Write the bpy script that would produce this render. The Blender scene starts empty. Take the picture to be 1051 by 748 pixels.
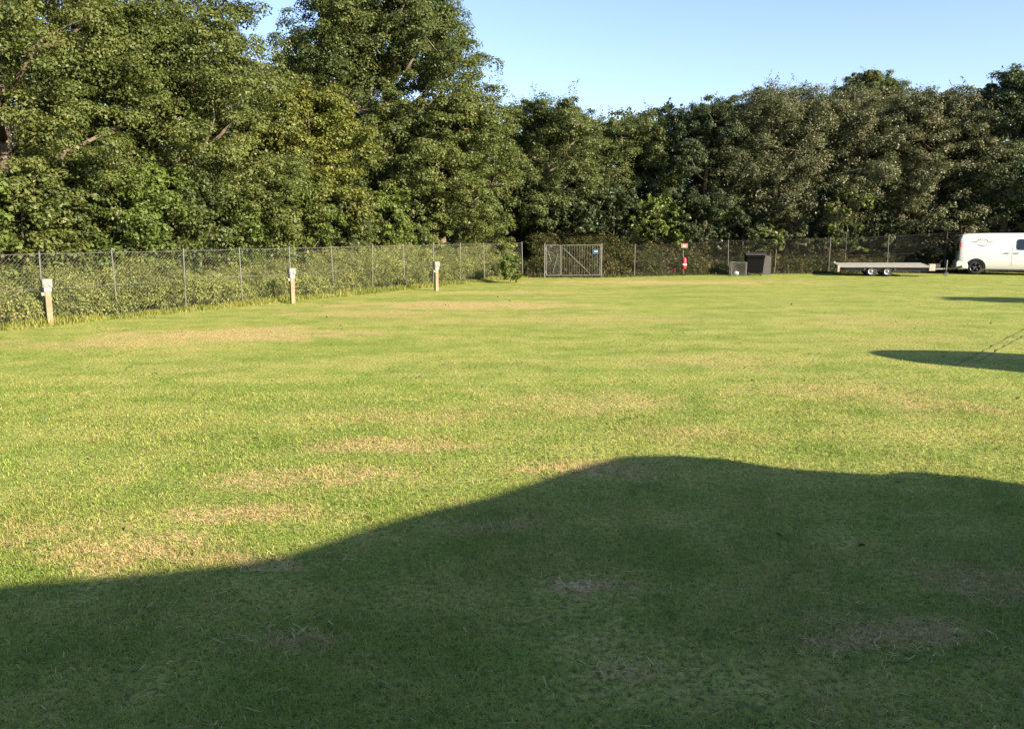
import bpy, bmesh, math, random
import numpy as np
from mathutils import Vector, Matrix

sc = bpy.context.scene
COL = sc.collection
R = math.radians
random.seed(7)

# ------------------------------------------------------------------ camera maths
CAM_H, FOC, CX, CY = 1.9, 818.0, 525.5, 374.0
PITCH = R(9.37)
CP, SP = math.cos(PITCH), math.sin(PITCH)

def ray(px, py):
    a, b = (px - CX) / FOC, (CY - py) / FOC
    return np.array([a, CP + b * SP, -SP + b * CP])

def ground(px, py, z=0.0):
    d = ray(px, py)
    t = (z - CAM_H) / d[2]
    return np.array([d[0] * t, d[1] * t, z])

def point(px, py, Y):
    d = ray(px, py)
    t = Y / d[1]
    return np.array([d[0] * t, Y, CAM_H + d[2] * t])

SUN_EL = R(24)
SUN_AZ = np.array([0.78, -0.626])           # horizontal direction towards the sun

# ------------------------------------------------------------------ helpers
def tag(o, label=None, cat=None, group=None, kind=None):
    if label: o['label'] = label
    if cat: o['category'] = cat
    if group: o['group'] = group
    if kind: o['kind'] = kind
    return o

def thing(name, label, cat, loc=(0, 0, 0), rz=0.0, group=None):
    o = bpy.data.objects.new(name, None)
    o.empty_display_size = 0.3
    COL.objects.link(o)
    o.location = [float(v) for v in loc]
    o.rotation_euler = (0, 0, rz)
    return tag(o, label, cat, group)

def link_mesh(name, me, mat, parent=None, smooth=False):
    o = bpy.data.objects.new(name, me)
    COL.objects.link(o)
    if mat: me.materials.append(mat)
    if parent: o.parent = parent
    if smooth:
        me.polygons.foreach_set('use_smooth', [True] * len(me.polygons))
    return o

def array_mesh(name, V, F):
    """V (n,3), F (m,k) -> mesh"""
    me = bpy.data.meshes.new(name)
    V = np.ascontiguousarray(V, np.float32); F = np.ascontiguousarray(F, np.int32)
    m, k = F.shape
    me.vertices.add(len(V)); me.vertices.foreach_set('co', V.ravel())
    me.loops.add(m * k); me.loops.foreach_set('vertex_index', F.ravel())
    me.polygons.add(m); me.polygons.foreach_set('loop_start', np.arange(0, m * k, k, dtype=np.int32))
    me.update(calc_edges=True)
    return me

class MB:
    """collects shapes into one mesh"""
    def __init__(s): s.v = []; s.f = []
    def add(s, vs, fs):
        n = len(s.v)
        s.v += [tuple(float(c) for c in v) for v in vs]
        s.f += [tuple(i + n for i in f) for f in fs]
        return s
    def box(s, x0, x1, y0, y1, z0, z1, b=0.0):
        if b <= 0:
            vs = [(x, y, z) for z in (z0, z1) for y in (y0, y1) for x in (x0, x1)]
            return s.add(vs, [(0, 2, 3, 1), (4, 5, 7, 6), (0, 1, 5, 4), (2, 6, 7, 3), (0, 4, 6, 2), (1, 3, 7, 5)])
        bm = bmesh.new()
        bmesh.ops.create_cube(bm, size=1)
        for v in bm.verts:
            v.co = ((x0 + x1) / 2 + v.co.x * (x1 - x0), (y0 + y1) / 2 + v.co.y * (y1 - y0), (z0 + z1) / 2 + v.co.z * (z1 - z0))
        bmesh.ops.bevel(bm, geom=bm.edges[:], offset=b, segments=2, affect='EDGES', profile=0.5)
        return s.bm(bm)
    def bm(s, bm, free=True):
        bm.verts.index_update()
        s.add([v.co[:] for v in bm.verts], [[v.index for v in f.verts] for f in bm.faces])
        if free: bm.free()
        return s
    def tube(s, pts, rad, n=6, cap=True):
        pts = [np.array(p, float) for p in pts]
        if not hasattr(rad, '__len__'): rad = [rad] * len(pts)
        rings = []; prev = None
        for i, p in enumerate(pts):
            a = pts[max(i - 1, 0)]; b = pts[min(i + 1, len(pts) - 1)]
            t = b - a; t = t / (np.linalg.norm(t) + 1e-9)
            if prev is None:
                ref = np.array([0, 0, 1.0]) if abs(t[2]) < 0.9 else np.array([1.0, 0, 0])
                u = np.cross(ref, t)
            else:
                u = prev - t * np.dot(prev, t)
            u = u / (np.linalg.norm(u) + 1e-9); prev = u
            w = np.cross(t, u)
            rings.append([p + rad[i] * (math.cos(k * 2 * math.pi / n) * u + math.sin(k * 2 * math.pi / n) * w) for k in range(n)])
        vs = [v for r in rings for v in r]; fs = []
        for i in range(len(rings) - 1):
            for k in range(n):
                fs.append((i * n + k, i * n + (k + 1) % n, (i + 1) * n + (k + 1) % n, (i + 1) * n + k))
        if cap:
            fs.append(tuple(range(n - 1, -1, -1))); fs.append(tuple((len(rings) - 1) * n + k for k in range(n)))
        return s.add(vs, fs)
    def lathe(s, prof, axis='z', c=(0, 0, 0), n=24):
        vs = []; fs = []
        for r, h in prof:
            for k in range(n):
                a = 2 * math.pi * k / n
                x, y = r * math.cos(a), r * math.sin(a)
                v = {'z': (x, y, h), 'y': (x, h, y), 'x': (h, x, y)}[axis]
                vs.append((v[0] + c[0], v[1] + c[1], v[2] + c[2]))
        for i in range(len(prof) - 1):
            for k in range(n):
                fs.append((i * n + k, i * n + (k + 1) % n, (i + 1) * n + (k + 1) % n, (i + 1) * n + k))
        return s.add(vs, fs)
    def prism(s, poly, a0, a1, axis='y'):
        """extrude a 2-D polygon (x,z for axis y; y,z for axis x; x,y for axis z)"""
        n = len(poly)
        f = {'y': lambda p, a: (p[0], a, p[1]), 'x': lambda p, a: (a, p[0], p[1]), 'z': lambda p, a: (p[0], p[1], a)}[axis]
        vs = [f(p, a0) for p in poly] + [f(p, a1) for p in poly]
        fs = [tuple(range(n)), tuple(range(2 * n - 1, n - 1, -1))]
        fs += [(i, (i + 1) % n, n + (i + 1) % n, n + i) for i in range(n)]
        return s.add(vs, fs)
    def build(s, name, mat, parent=None, smooth=False, bevel=0.0):
        me = bpy.data.meshes.new(name)
        me.from_pydata(s.v, [], s.f)
        bm = bmesh.new(); bm.from_mesh(me)
        bmesh.ops.recalc_face_normals(bm, faces=bm.faces[:])
        if bevel:
            ed = [e for e in bm.edges if len(e.link_faces) == 2 and e.calc_face_angle(0) > 0.6]
            bmesh.ops.bevel(bm, geom=ed, offset=bevel, segments=2, affect='EDGES', profile=0.5, clamp_overlap=True)
        bm.to_mesh(me); bm.free(); me.update()
        o = link_mesh(name, me, mat, parent, smooth)
        return o

# ------------------------------------------------------------------ materials
def new_mat(name):
    m = bpy.data.materials.new(name); m.use_nodes = True
    nt = m.node_tree; nt.nodes.clear()
    out = nt.nodes.new('ShaderNodeOutputMaterial')
    return m, nt, out

def N(nt, typ, **kw):
    n = nt.nodes.new(typ)
    for k, v in kw.items(): setattr(n, k, v)
    return n

def mathn(nt, op, a, b=None, clamp=False):
    n = N(nt, 'ShaderNodeMath', operation=op); n.use_clamp = clamp
    for i, v in enumerate((a, b)):
        if v is None: continue
        if isinstance(v, (int, float)): n.inputs[i].default_value = v
        else: nt.links.new(v, n.inputs[i])
    return n.outputs[0]

def smooth(nt, v, lo, hi, t0=0.0, t1=1.0):
    n = N(nt, 'ShaderNodeMapRange', interpolation_type='SMOOTHSTEP')
    n.inputs['From Min'].default_value = lo; n.inputs['From Max'].default_value = hi
    n.inputs['To Min'].default_value = t0; n.inputs['To Max'].default_value = t1
    nt.links.new(v, n.inputs['Value'])
    return n.outputs['Result']

def mixc(nt, fac, a, b):
    n = N(nt, 'ShaderNodeMix', data_type='RGBA')
    for sock, v in ((n.inputs[0], fac), (n.inputs[6], a), (n.inputs[7], b)):
        if isinstance(v, (int, float)): sock.default_value = v
        elif isinstance(v, tuple): sock.default_value = (*v, 1)
        else: nt.links.new(v, sock)
    return n.outputs[2]

def noise(nt, vec, scale, detail=3.0, rough=0.55):
    n = N(nt, 'ShaderNodeTexNoise')
    n.inputs['Scale'].default_value = scale; n.inputs['Detail'].default_value = detail
    n.inputs['Roughness'].default_value = rough
    if vec is not None: nt.links.new(vec, n.inputs['Vector'])
    return n.outputs['Fac']

def surf_mat(name, col, rough=0.6, metal=0.0, var=0.25, scale=6.0, col2=None, bump=0.0, spec=0.5, coat=0.0):
    m, nt, out = new_mat(name)
    geo = N(nt, 'ShaderNodeTexCoord')
    f = noise(nt, geo.outputs['Object'], scale, 5.0, 0.65)
    f2 = smooth(nt, f, 0.3, 0.7)
    c2 = col2 or tuple(c * (1 - var) for c in col)
    c = mixc(nt, f2, col, c2)
    p = N(nt, 'ShaderNodeBsdfPrincipled')
    nt.links.new(c, p.inputs['Base Color'])
    p.inputs['Roughness'].default_value = rough; p.inputs['Metallic'].default_value = metal
    p.inputs['Specular IOR Level'].default_value = spec; p.inputs['Coat Weight'].default_value = coat
    if bump:
        b = N(nt, 'ShaderNodeBump'); b.inputs['Strength'].default_value = bump; b.inputs['Distance'].default_value = 0.02
        nt.links.new(f, b.inputs['Height']); nt.links.new(b.outputs[0], p.inputs['Normal'])
    nt.links.new(p.outputs[0], out.inputs[0])
    return m

def leaf_mat(name, a, b, c=None, trans=0.36, nscale=0.5, spec=0.35, cf=0.12):
    """a,b: the two leaf greens; c: a few odd leaves (yellow, brown)"""
    m, nt, out = new_mat(name)
    geo = N(nt, 'ShaderNodeNewGeometry')
    rnd = geo.outputs['Random Per Island']
    f = noise(nt, geo.outputs['Position'], nscale, 2.0)
    f = smooth(nt, f, 0.35, 0.65)
    mixf = mathn(nt, 'ADD', mathn(nt, 'MULTIPLY', f, 0.55), mathn(nt, 'MULTIPLY', rnd, 0.45))
    col = mixc(nt, mixf, a, b)
    if c:
        big = noise(nt, geo.outputs['Position'], 0.9, 2.0)
        th = mathn(nt, 'MULTIPLY', smooth(nt, big, 0.45, 0.75), cf * 3)
        r2 = mathn(nt, 'FRACT', mathn(nt, 'MULTIPLY', rnd, 37.31))
        col = mixc(nt, mathn(nt, 'LESS_THAN', r2, mathn(nt, 'ADD', th, cf * 0.35)), col, c)
    p = N(nt, 'ShaderNodeBsdfPrincipled')
    nt.links.new(col, p.inputs['Base Color'])
    p.inputs['Roughness'].default_value = 0.5
    p.inputs['Specular IOR Level'].default_value = spec
    t = N(nt, 'ShaderNodeBsdfTranslucent')
    tc = mixc(nt, 0.35, col, (0.16, 0.2, 0.02))
    nt.links.new(tc, t.inputs['Color'])
    mx = N(nt, 'ShaderNodeMixShader'); mx.inputs[0].default_value = trans
    nt.links.new(p.outputs[0], mx.inputs[1]); nt.links.new(t.outputs[0], mx.inputs[2])
    nt.links.new(mx.outputs[0], out.inputs[0])
    return m

# turf colour: one node group shared by the soil sheet and the blades
DRY = [  # pixel x, pixel y, radius along x (m), radius along y (m), strength
    (150, 572, .75, .40, .7), (255, 527, .6, .28, .7), (235, 577, .5, .16, .7), (400, 458, .9, .35, .8), (350, 492, .8, .35, .55),
    (260, 492, .5, .3, .5), (600, 482, 1.1, .3, .7), (430, 425, 1.3, .5, .35), (620, 415, 1.4, .7, .45), (850, 400, 1.5, .7, .5),
    (960, 415, .9, .7, .45), (720, 370, 1.8, .9, .35), (230, 343, 3.2, 1.5, .75), (120, 353, 2.2, 1.0, .55), (470, 313, 4.5, 1.5, .75),
    (380, 322, 3, 1.2, .45), (690, 290, 7, 1.6, .75), (520, 300, 4, 1.0, .5), (600, 327, 3.5, 1.5, .35), (890, 330, 2.5, 1.4, .35), (930, 650, .45, .16, .8), (610, 605, .42, .13, .75), (870, 658, .3, .12, .7),
    (470, 330, 2.5, 1.0, .3), (30, 545, .8, .4, .4), (700, 445, 1.0, .5, .4), (920, 350, 2.0, 1.0, .3), (520, 540, .5, .2, .35), (300, 655, .3, .14, .5), (1010, 600, .6, .3, .5), (640, 690, .25, .1, .4),
]
def turf_group():
    g = bpy.data.node_groups.new('turf colour', 'ShaderNodeTree')
    g.interface.new_socket('Color', in_out='OUTPUT', socket_type='NodeSocketColor')
    g.interface.new_socket('Straw', in_out='OUTPUT', socket_type='NodeSocketFloat')
    out = g.nodes.new('NodeGroupOutput')
    geo = N(g, 'ShaderNodeNewGeometry')
    flat = N(g, 'ShaderNodeVectorMath', operation='MULTIPLY'); flat.inputs[1].default_value = (1, 1, 0)
    g.links.new(geo.outputs['Position'], flat.inputs[0]); P = flat.outputs[0]
    n1 = noise(g, P, 0.33, 3.0); n2 = noise(g, P, 1.7, 4.0, 0.6); n3 = noise(g, P, 9.0, 4.0, 0.65)
    mp = N(g, 'ShaderNodeMapping'); mp.inputs['Rotation'].default_value = (0, 0, R(-17)); mp.inputs['Scale'].default_value = (0.35, 1.1, 1)
    g.links.new(P, mp.inputs[0]); ns = noise(g, mp.outputs[0], 1.0, 4.0, 0.6)
    pat = None
    wob = N(g, 'ShaderNodeTexNoise'); wob.inputs['Scale'].default_value = 1.4; wob.inputs['Detail'].default_value = 5
    g.links.new(P, wob.inputs['Vector'])
    wv = N(g, 'ShaderNodeVectorMath', operation='MULTIPLY_ADD'); wv.inputs[1].default_value = (2.4, 2.4, 0); wv.inputs[2].default_value = (-1.2, -1.2, 0)
    g.links.new(wob.outputs['Color'], wv.inputs[0])
    for (px, py, rx, ry, s) in DRY:
        c = ground(px, py)
        sub = N(g, 'ShaderNodeVectorMath', operation='SUBTRACT'); sub.inputs[1].default_value = c
        g.links.new(P, sub.inputs[0])
        sca = N(g, 'ShaderNodeVectorMath', operation='MULTIPLY'); sca.inputs[1].default_value = (1 / rx, 1 / ry, 0)
        g.links.new(sub.outputs[0], sca.inputs[0])
        ad = N(g, 'ShaderNodeVectorMath', operation='ADD'); g.links.new(sca.outputs[0], ad.inputs[0]); g.links.new(wv.outputs[0], ad.inputs[1])
        ln = N(g, 'ShaderNodeVectorMath', operation='LENGTH'); g.links.new(ad.outputs[0], ln.inputs[0])
        v = smooth(g, ln.outputs['Value'], 1.25, 0.15, 0, s)
        pat = v if pat is None else mathn(g, 'MAXIMUM', pat, v)
    base = mathn(g, 'ADD', mathn(g, 'MULTIPLY', n1, .35), mathn(g, 'ADD', mathn(g, 'MULTIPLY', n2, .5), mathn(g, 'MULTIPLY', ns, .4)))
    general = smooth(g, base, 0.5, 0.85, 0.0, 0.42)
    mott = smooth(g, n3, 0.34, 0.64, 0.2, 1.2)
    straw = mathn(g, 'MULTIPLY', mathn(g, 'MAXIMUM', general, mathn(g, 'MULTIPLY', pat, 1.6)), mott, True)
    gr = mixc(g, smooth(g, mathn(g, 'ADD', mathn(g, 'MULTIPLY', n2, .5), mathn(g, 'MULTIPLY', ns, .5)), 0.36, 0.64), (0.19, 0.282, 0.043), (0.345, 0.40, 0.085))
    col = mixc(g, straw, gr, (0.58, 0.42, 0.20))
    g.links.new(col, out.inputs['Color']); g.links.new(straw, out.inputs['Straw'])
    return g
TURF = turf_group()

def turf_ground_mat():
    m, nt, out = new_mat('turf soil')
    gn = N(nt, 'ShaderNodeGroup'); gn.node_tree = TURF
    geo = N(nt, 'ShaderNodeNewGeometry')
    f = noise(nt, geo.outputs['Position'], 28.0, 6.0, 0.7)
    dark = mixc(nt, smooth(nt, f, 0.34, 0.62), (0.09, 0.088, 0.032), gn.outputs['Color'])
    p = N(nt, 'ShaderNodeBsdfPrincipled'); nt.links.new(dark, p.inputs['Base Color'])
    p.inputs['Roughness'].default_value = 0.95; p.inputs['Specular IOR Level'].default_value = 0.1
    b = N(nt, 'ShaderNodeBump'); b.inputs['Strength'].default_value = 0.9; b.inputs['Distance'].default_value = 0.03
    f3 = noise(nt, geo.outputs['Position'], 16.0, 6.0, 0.7)
    nt.links.new(f3, b.inputs['Height']); nt.links.new(b.outputs[0], p.inputs['Normal'])
    nt.links.new(p.outputs[0], out.inputs[0])
    return m

def turf_blade_mat():
    m, nt, out = new_mat('turf blades')
    gn = N(nt, 'ShaderNodeGroup'); gn.node_tree = TURF
    geo = N(nt, 'ShaderNodeNewGeometry'); rnd = geo.outputs['Random Per Island']
    st = mathn(nt, 'GREATER_THAN', mathn(nt, 'ADD', mathn(nt, 'MULTIPLY', gn.outputs['Straw'], 0.62), 0.03), rnd)
    r2 = mathn(nt, 'FRACT', mathn(nt, 'MULTIPLY', rnd, 53.7))
    gr = mixc(nt, r2, (0.135, 0.228, 0.033), (0.385, 0.452, 0.095))
    gr = mixc(nt, 0.5, gr, gn.outputs['Color'])
    n4 = noise(nt, geo.outputs['Position'], 7.0, 3.0, 0.6)
    gr = mixc(nt, smooth(nt, n4, .56, .36, 0, .38), gr, (0.10, 0.175, 0.028))
    sr = mixc(nt, r2, (0.40, 0.31, 0.125), (0.56, 0.46, 0.19))
    col = mixc(nt, st, gr, sr)
    p = N(nt, 'ShaderNodeBsdfPrincipled'); nt.links.new(col, p.inputs['Base Color'])
    p.inputs['Roughness'].default_value = 0.6; p.inputs['Specular IOR Level'].default_value = 0.25
    t = N(nt, 'ShaderNodeBsdfTranslucent'); nt.links.new(col, t.inputs['Color'])
    mx = N(nt, 'ShaderNodeMixShader'); mx.inputs[0].default_value = 0.35
    nt.links.new(p.outputs[0], mx.inputs[1]); nt.links.new(t.outputs[0], mx.inputs[2])
    nt.links.new(mx.outputs[0], out.inputs[0])
    return m

M = {}
M['soil'] = turf_ground_mat(); M['blades'] = turf_blade_mat()
M['litter'] = surf_mat('leaf litter', (0.045, 0.034, 0.020), 0.95, col2=(0.018, 0.018, 0.010), scale=3.0, bump=0.8, spec=0.1)
M['bark'] = surf_mat('grey brown bark', (0.16, 0.13, 0.095), 0.9, col2=(0.07, 0.058, 0.045), scale=7.0, bump=0.6, spec=0.2)
M['bark_dark'] = surf_mat('dark bark', (0.07, 0.058, 0.042), 0.9, var=0.5, scale=7.0, bump=0.6, spec=0.2)
M['galv'] = surf_mat('galvanised steel', (0.15, 0.15, 0.14), 0.5, metal=0.35, var=0.3, scale=9.0)
M['wire'] = surf_mat('galvanised wire', (0.20, 0.205, 0.195), 0.5, metal=0.3, var=0.25, scale=5.0)
M['wire_dull'] = surf_mat('weathered wire', (0.06, 0.062, 0.06), 0.6, metal=0.3, var=0.4, scale=5.0)
M['galv_dull'] = surf_mat('weathered steel post', (0.15, 0.15, 0.14), 0.6, metal=0.3, var=0.4, scale=6.0)
M['timber'] = surf_mat('weathered timber', (0.27, 0.20, 0.13), 0.8, var=0.35, scale=12.0, bump=0.3, spec=0.2)
M['box_white'] = surf_mat('white plastic', (0.19, 0.187, 0.175), 0.45, var=0.12)
M['box_grey'] = surf_mat('grey plastic', (0.28, 0.28, 0.27), 0.5, var=0.2)
M['red'] = surf_mat('red paint', (0.42, 0.025, 0.03), 0.4, var=0.25)
M['sign_red'] = surf_mat('faded red sign', (0.40, 0.085, 0.075), 0.5, var=0.2, scale=14)
M['sign_pale'] = surf_mat('pale sign paint', (0.75, 0.62, 0.58), 0.5, var=0.1)
M['sign_blue'] = surf_mat('blue sign enamel', (0.012, 0.045, 0.10), 0.4, var=0.2)
M['sign_pale_blue'] = surf_mat('pale sign panel', (0.26, 0.32, 0.37), 0.5, var=0.1)
M['white'] = surf_mat('white enamel', (0.8, 0.8, 0.8), 0.4, var=0.08)
M['black_plastic'] = surf_mat('black plastic', (0.004, 0.004, 0.005), 0.7, var=0.3, spec=0.08)
M['lid'] = surf_mat('dusty black lid', (0.02, 0.02, 0.02), 0.6, var=0.35)
M['board'] = surf_mat('grey board', (0.07, 0.07, 0.065), 0.8, var=0.3)
M['van_white'] = surf_mat('white car paint', (0.66, 0.65, 0.63), 0.3, var=0.04, scale=2.0, coat=0.5)
M['glass'] = surf_mat('dark glass', (0.012, 0.016, 0.022), 0.06, var=0.2, spec=0.8)
M['rubber'] = surf_mat('tyre rubber', (0.02, 0.02, 0.02), 0.85, var=0.3)
M['rim'] = surf_mat('dark alloy rim', (0.07, 0.07, 0.085), 0.35, metal=0.7, var=0.3)
M['rim_silver'] = surf_mat('silver steel rim', (0.36, 0.36, 0.35), 0.4, metal=0.4, var=0.2)
M['logo'] = surf_mat('grey vinyl lettering', (0.24, 0.25, 0.24), 0.5, var=0.2)
M['seam'] = surf_mat('dark panel gap and crease shade', (0.16, 0.16, 0.155), 0.7, var=0.2)
M['lamp_red'] = surf_mat('red tail lamp', (0.45, 0.06, 0.05), 0.2, var=0.2)
M['alu'] = surf_mat('aluminium deck', (0.42, 0.41, 0.39), 0.5, metal=0.3, var=0.2, scale=4)
M['alu_edge'] = surf_mat('aluminium side rail', (0.30, 0.295, 0.28), 0.5, metal=0.15, var=0.15, scale=4)
M['chassis'] = surf_mat('dark chassis steel', (0.05, 0.05, 0.05), 0.6, var=0.3)
M['cream'] = surf_mat('cream painted plate', (0.40, 0.37, 0.31), 0.5, var=0.1)
M['canvas'] = surf_mat('beige tent canvas', (0.55, 0.48, 0.36), 0.9, var=0.15)
M['cable'] = surf_mat('black cable rubber', (0.07, 0.075, 0.035), 0.8, var=0.3)
M['bag'] = surf_mat('white plastic bag', (0.7, 0.7, 0.68), 0.5, var=0.15)

# leaves
M['oak'] = leaf_mat('oak leaves', (0.064, 0.092, 0.023), (0.136, 0.160, 0.043), (0.20, 0.17, 0.05), cf=0.02)
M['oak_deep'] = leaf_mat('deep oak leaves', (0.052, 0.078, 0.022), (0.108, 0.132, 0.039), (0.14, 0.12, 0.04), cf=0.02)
M['yellow'] = leaf_mat('yellow green leaves', (0.085, 0.112, 0.022), (0.158, 0.172, 0.035), (0.24, 0.22, 0.04), cf=0.08)
M['mid'] = leaf_mat('olive leaves', (0.058, 0.084, 0.026), (0.112, 0.136, 0.046), (0.15, 0.13, 0.05), cf=0.03)
M['dark'] = leaf_mat('dark leaves', (0.026, 0.043, 0.018), (0.056, 0.076, 0.031), None, trans=0.25)  # dark species; on far bushes and back row the tone stands in for shade
M['brown'] = leaf_mat('bronzed leaves', (0.062, 0.076, 0.038), (0.112, 0.124, 0.064), (0.15, 0.13, 0.07), trans=0.28, cf=0.15)
M['fresh'] = leaf_mat('fresh green leaves', (0.066, 0.105, 0.022), (0.135, 0.18, 0.038), None)
M['bramble'] = leaf_mat('bramble leaves', (0.105, 0.142, 0.038), (0.29, 0.315, 0.10), (0.30, 0.24, 0.11), nscale=1.1, cf=0.06)
M['weed'] = leaf_mat('tall grass and weeds', (0.13, 0.17, 0.032), (0.27, 0.275, 0.065), (0.36, 0.31, 0.14), nscale=1.4, cf=0.06, spec=0.2)
M['shade_toned_weed'] = leaf_mat('weeds toned as shaded', (0.022, 0.034, 0.012), (0.066, 0.070, 0.026), (0.13, 0.10, 0.05), nscale=1.0, cf=0.2, spec=0.2)  # weed colour darkened to paint the shade on the far bank

# ------------------------------------------------------------------ world, sun, camera
w = bpy.data.worlds.new('World'); sc.world = w; w.use_nodes = True
nt = w.node_tree; nt.nodes.clear()
sky = nt.nodes.new('ShaderNodeTexSky'); sky.sky_type = 'NISHITA'; sky.sun_disc = False
sky.sun_elevation = SUN_EL; sky.sun_rotation = math.atan2(SUN_AZ[0], SUN_AZ[1])
sky.air_density = 1.0; sky.dust_density = 0.5; sky.ozone_density = 2.4; sky.altitude = 0
bg = nt.nodes.new('ShaderNodeBackground'); bg.inputs[1].default_value = 0.08
ow = nt.nodes.new('ShaderNodeOutputWorld')
tint = nt.nodes.new('ShaderNodeMix'); tint.data_type = 'RGBA'; tint.blend_type = 'MULTIPLY'
tint.inputs[0].default_value = 1.0; tint.inputs[7].default_value = (1.04, 0.965, 1.04, 1)
nt.links.new(sky.outputs[0], tint.inputs[6]); nt.links.new(tint.outputs[2], bg.inputs[0]); nt.links.new(bg.outputs[0], ow.inputs[0])

sl = bpy.data.lights.new('sun', 'SUN'); sl.energy = 5.0; sl.angle = R(0.53); sl.color = (1.0, 0.85, 0.62)
so = bpy.data.objects.new('sun', sl); COL.objects.link(so)
to_sun = Vector((SUN_AZ[0] * math.cos(SUN_EL), SUN_AZ[1] * math.cos(SUN_EL), math.sin(SUN_EL)))
so.rotation_euler = to_sun.to_track_quat('Z', 'Y').to_euler(); so.location = (60, -40, 40)

cd = bpy.data.cameras.new('camera'); cam = bpy.data.objects.new('camera', cd); COL.objects.link(cam)
cd.sensor_fit = 'HORIZONTAL'; cd.sensor_width = 36; cd.lens = 36 * FOC / 1051
cd.clip_start = 0.05; cd.clip_end = 3000
cam.location = (0, 0, CAM_H); cam.rotation_euler = (math.pi / 2 - PITCH, 0, 0)
sc.camera = cam
vs = sc.view_settings
vs.view_transform = 'Standard'; vs.look = 'None'; vs.exposure = 1.78; vs.gamma = 1; vs.use_curve_mapping = False
cy = sc.cycles
cy.max_bounces = 6; cy.diffuse_bounces = 3; cy.glossy_bounces = 2; cy.transmission_bounces = 4; cy.transparent_max_bounces = 4
cy.caustics_reflective = False; cy.caustics_refractive = False
cy.sample_clamp_indirect = 6

# ------------------------------------------------------------------ ground
FA = ground(46, 333.0)[:2]; FB = ground(536, 284.5)[:2]       # left fence line
FD = (FB - FA) / np.linalg.norm(FB - FA); FN = np.array([-FD[1], FD[0]])   # FN points into the wood
def left_at(px):
    """point on the left fence line under picture column px (only used to read the fence posts off the photo)"""
    a = (px - CX) / FOC
    # x = a * depth, depth = y*CP + CAM_H*SP (ground)
    # FA + t FD
    t = (a * (FA[1] * CP + CAM_H * SP) - FA[0]) / (FD[0] - a * FD[1] * CP)
    return FA + t * FD

rng0 = np.random.default_rng(3)
def vnoise(x, y, seed=0):
    r = np.random.default_rng(seed); s = 0
    for k in range(5):
        f = 0.35 * 1.7 ** k; a = r.uniform(0, 6.28, 3)
        s = s + np.sin(x * f * math.cos(a[0]) + y * f * math.sin(a[0]) + a[1]) * np.cos(y * f * 0.8 * math.cos(a[0]) - x * f * .9 * math.sin(a[0]) + a[2]) / 1.5 ** k
    return s / 2

def ground_sheet():
    xs = np.unique(np.concatenate([np.linspace(-600, -60, 8), np.linspace(-60, 60, 61), np.linspace(60, 600, 8)]))
    ys = np.unique(np.concatenate([np.linspace(-300, -30, 6), np.linspace(-30, 80, 56), np.linspace(80, 900, 10)]))
    X, Y = np.meshgrid(xs, ys)
    V = np.stack([X.ravel(), Y.ravel(), 0 * X.ravel()], 1)
    nx = len(xs); i = np.arange(len(ys) - 1)[:, None] * nx + np.arange(nx - 1)[None]
    F = np.stack([i, i + 1, i + nx + 1, i + nx], -1).reshape(-1, 4)
    o = link_mesh('field', array_mesh('field', V, F), M['soil']); tag(o, kind='structure')
ground_sheet()

FARL = [(617, 284.6), (651, 283.6), (701, 282.3), (747, 281.3), (794.5, 280.9), (850, 280.5), (910, 280.0), (968, 279.6), (1030, 279.4), (1092, 279.3)]
FAR = [ground(*p) for p in FARL]

def bank_h(x, y):
    """woodland floor: rises into a low bank behind both fences"""
    d_left = (x - FA[0]) * FN[0] + (y - FA[1]) * FN[1]
    d_far = y - np.interp(x, [p[0] for p in FAR], [p[1] for p in FAR])
    d_far = np.where(x < FB[0] + .5, -99, d_far)
    sm = lambda t: np.clip(t, 0, 1) ** 2 * (3 - 2 * np.clip(t, 0, 1))
    hl = 0.6 * sm((d_left - 1.6) / 6) + 3.2 * sm((d_left - 10) / 14)
    hf = 1.25 * sm((d_far - 0.9) / 4.2) * (1 + 0.35 * vnoise(x, y, 4)) + 2.6 * sm((d_far - 10) / 14)
    e = np.where((d_left > 0.15) | (d_far > 0.15), 0.02, -0.25)
    return np.maximum(hl, hf) * (1 + 0.15 * vnoise(x * 2, y * 2, 9)) + e

def woodland_floor():
    xs = np.concatenate([np.linspace(-60, 45, 211), np.linspace(46, 90, 12)]); ys = np.linspace(4, 100, 161)
    X, Y = np.meshgrid(xs, ys); Z = bank_h(X, Y)
    V = np.stack([X.ravel(), Y.ravel(), Z.ravel()], 1); nx = len(xs)
    i = np.arange(len(ys) - 1)[:, None] * nx + np.arange(nx - 1)[None]
    F = np.stack([i, i + 1, i + nx + 1, i + nx], -1).reshape(-1, 4)
    keep = (Z.ravel()[F] > -0.2).any(1)
    o = link_mesh('woodland_ground', array_mesh('woodland_ground', V, F[keep]), M['litter'], smooth=True); tag(o, kind='structure')
woodland_floor()

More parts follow.
